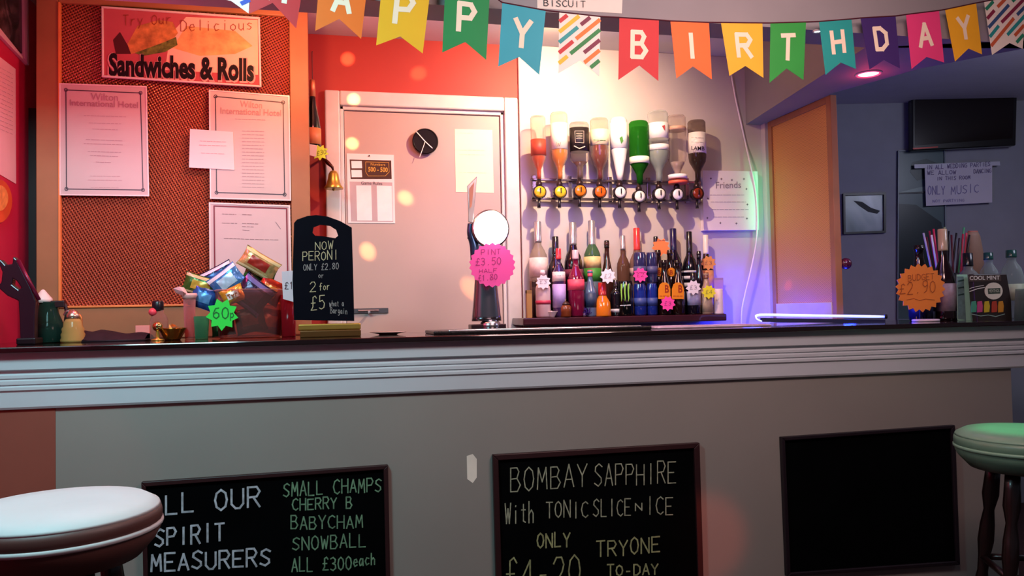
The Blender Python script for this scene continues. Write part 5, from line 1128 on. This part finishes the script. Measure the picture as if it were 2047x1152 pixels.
mb = MB(); slab(mb, LW, [(1793, 386), (1888, 382), (1888, 385), (1793, 389)], .014); mb.build('divider', mat('#232a30', .4), th)
LW2 = Plane(LW.p+LW.n*.03, LW.n)
q = [(1848, 329), (1983, 324), (1983, 405), (1851, 412)]
th = sheet_thing('music_notice', 'handwritten only music notice under the television', 'notice', LW2, q, .002, '#c9bfca')
mb = MB(); slab(mb, LW2, [(1827, 329), (1998, 323), (1999, 331), (1828, 337)], .003); mb.build('tape', mat('#c6c2cc', .3), th)
mb = MB(); LW3 = Plane(LW.p+LW.n*.032, LW.n)
write(mb, LW3, 'IN ALL WEDDING PARTIES', 1852, 339, 1980, 332, 8, .0035); write(mb, LW3, 'WE ALLOW', 1853, 350, 1912, 348, 8, .003); write(mb, LW3, 'DANCING', 1946, 347, 1982, 345, 8, .003); write(mb, LW3, 'IN THIS ROOM', 1872, 361, 1940, 358, 7, .003); mb.build('lettering', mat('#6a5a80', .6), th)
mb = MB(); write(mb, LW3, 'ONLY', 1854, 390, 1890, 388, 17, .0045); write(mb, LW3, 'MUSIC', 1900, 389, 1958, 384, 16, .0045); write(mb, LW3, 'NOT PARTYING', 1864, 405, 1928, 403, 5, .0025); mb.build('lettering', mat('#8a7fa8', .6), th)
th = thing('clear_tumblers', 'upturned clear tumbler cut by the right edge beside the plastic bottle', 'glass', (P(2049, 600, 2.74).x, 2.74, ZB)); v = P(2049, 600, 2.74); s = (v-CAM).dot(fw)/F
MB().lathe([(20*s, 0), (16*s, 60*s), (0, 60*s), (14*s, 56*s), (18*s, 2*s)], 24, (v.x, 2.74, ZB)).build('glass', mat('#9ab0ac', .08, trans=.85, ior=1.15), th, smooth=True)

# ================================================================== separate words and printed rows that stand apart
def split_print(o):
    me = o.data; n = len(me.vertices)
    if n > 6000: return
    par = list(range(n))
    def find(i):
        while par[i] != i: par[i] = par[par[i]]; i = par[i]
        return i
    for e in me.edges:
        a, b = find(e.vertices[0]), find(e.vertices[1])
        if a != b: par[a] = b
    isl = {}
    for v in me.vertices: isl.setdefault(find(v.index), []).append(v.co)
    keys = list(isl); 
    if len(keys) < 2: return
    bb_ = [([min(c[k] for c in isl[q]) for k in range(3)], [max(c[k] for c in isl[q]) for k in range(3)]) for q in keys]
    size = [max(h[k]-l[k] for k in range(3)) for l, h in bb_]
    grp = list(range(len(keys)))
    def gf(i):
        while grp[i] != i: grp[i] = grp[grp[i]]; i = grp[i]
        return i
    for i in range(len(keys)):
        for j in range(i+1, len(keys)):
            g2 = sum(max(0, bb_[i][0][k]-bb_[j][1][k], bb_[j][0][k]-bb_[i][1][k])**2 for k in range(3))
            if g2**.5 <= max(.02, .5*max(size[i], size[j])): grp[gf(i)] = gf(j)
    roots = {}
    for i, q in enumerate(keys): roots.setdefault(gf(i), set()).add(q)
    if len(roots) < 2: return
    for members in roots.values():
        ps = [p for p in me.polygons if find(p.vertices[0]) in members]
        idx = {}; vs = []; fs = []
        for p in ps:
            f = []
            for vi in p.vertices:
                if vi not in idx: idx[vi] = len(vs); vs.append(tuple(me.vertices[vi].co))
                f.append(idx[vi])
            fs.append(f)
        m2 = bpy.data.meshes.new(me.name); m2.from_pydata(vs, [], fs)
        for mt in me.materials: m2.materials.append(mt)
        n2 = bpy.data.objects.new(o.name.split('.')[0], m2); col.objects.link(n2); n2.parent = o.parent
        for md in o.modifiers:
            q = n2.modifiers.new(md.name, md.type)
            if md.type == 'BEVEL': q.width = md.width; q.segments = md.segments; q.limit_method = md.limit_method
    bpy.data.objects.remove(o)
for o in [o for o in col.objects if o.type == 'MESH' and o.parent is not None]:
    base = o.name.split('.')[0]
    if base.endswith(('lettering', 'print', 'heading', 'white_boxes', 'lettering_outline', 'mount')): split_print(o)
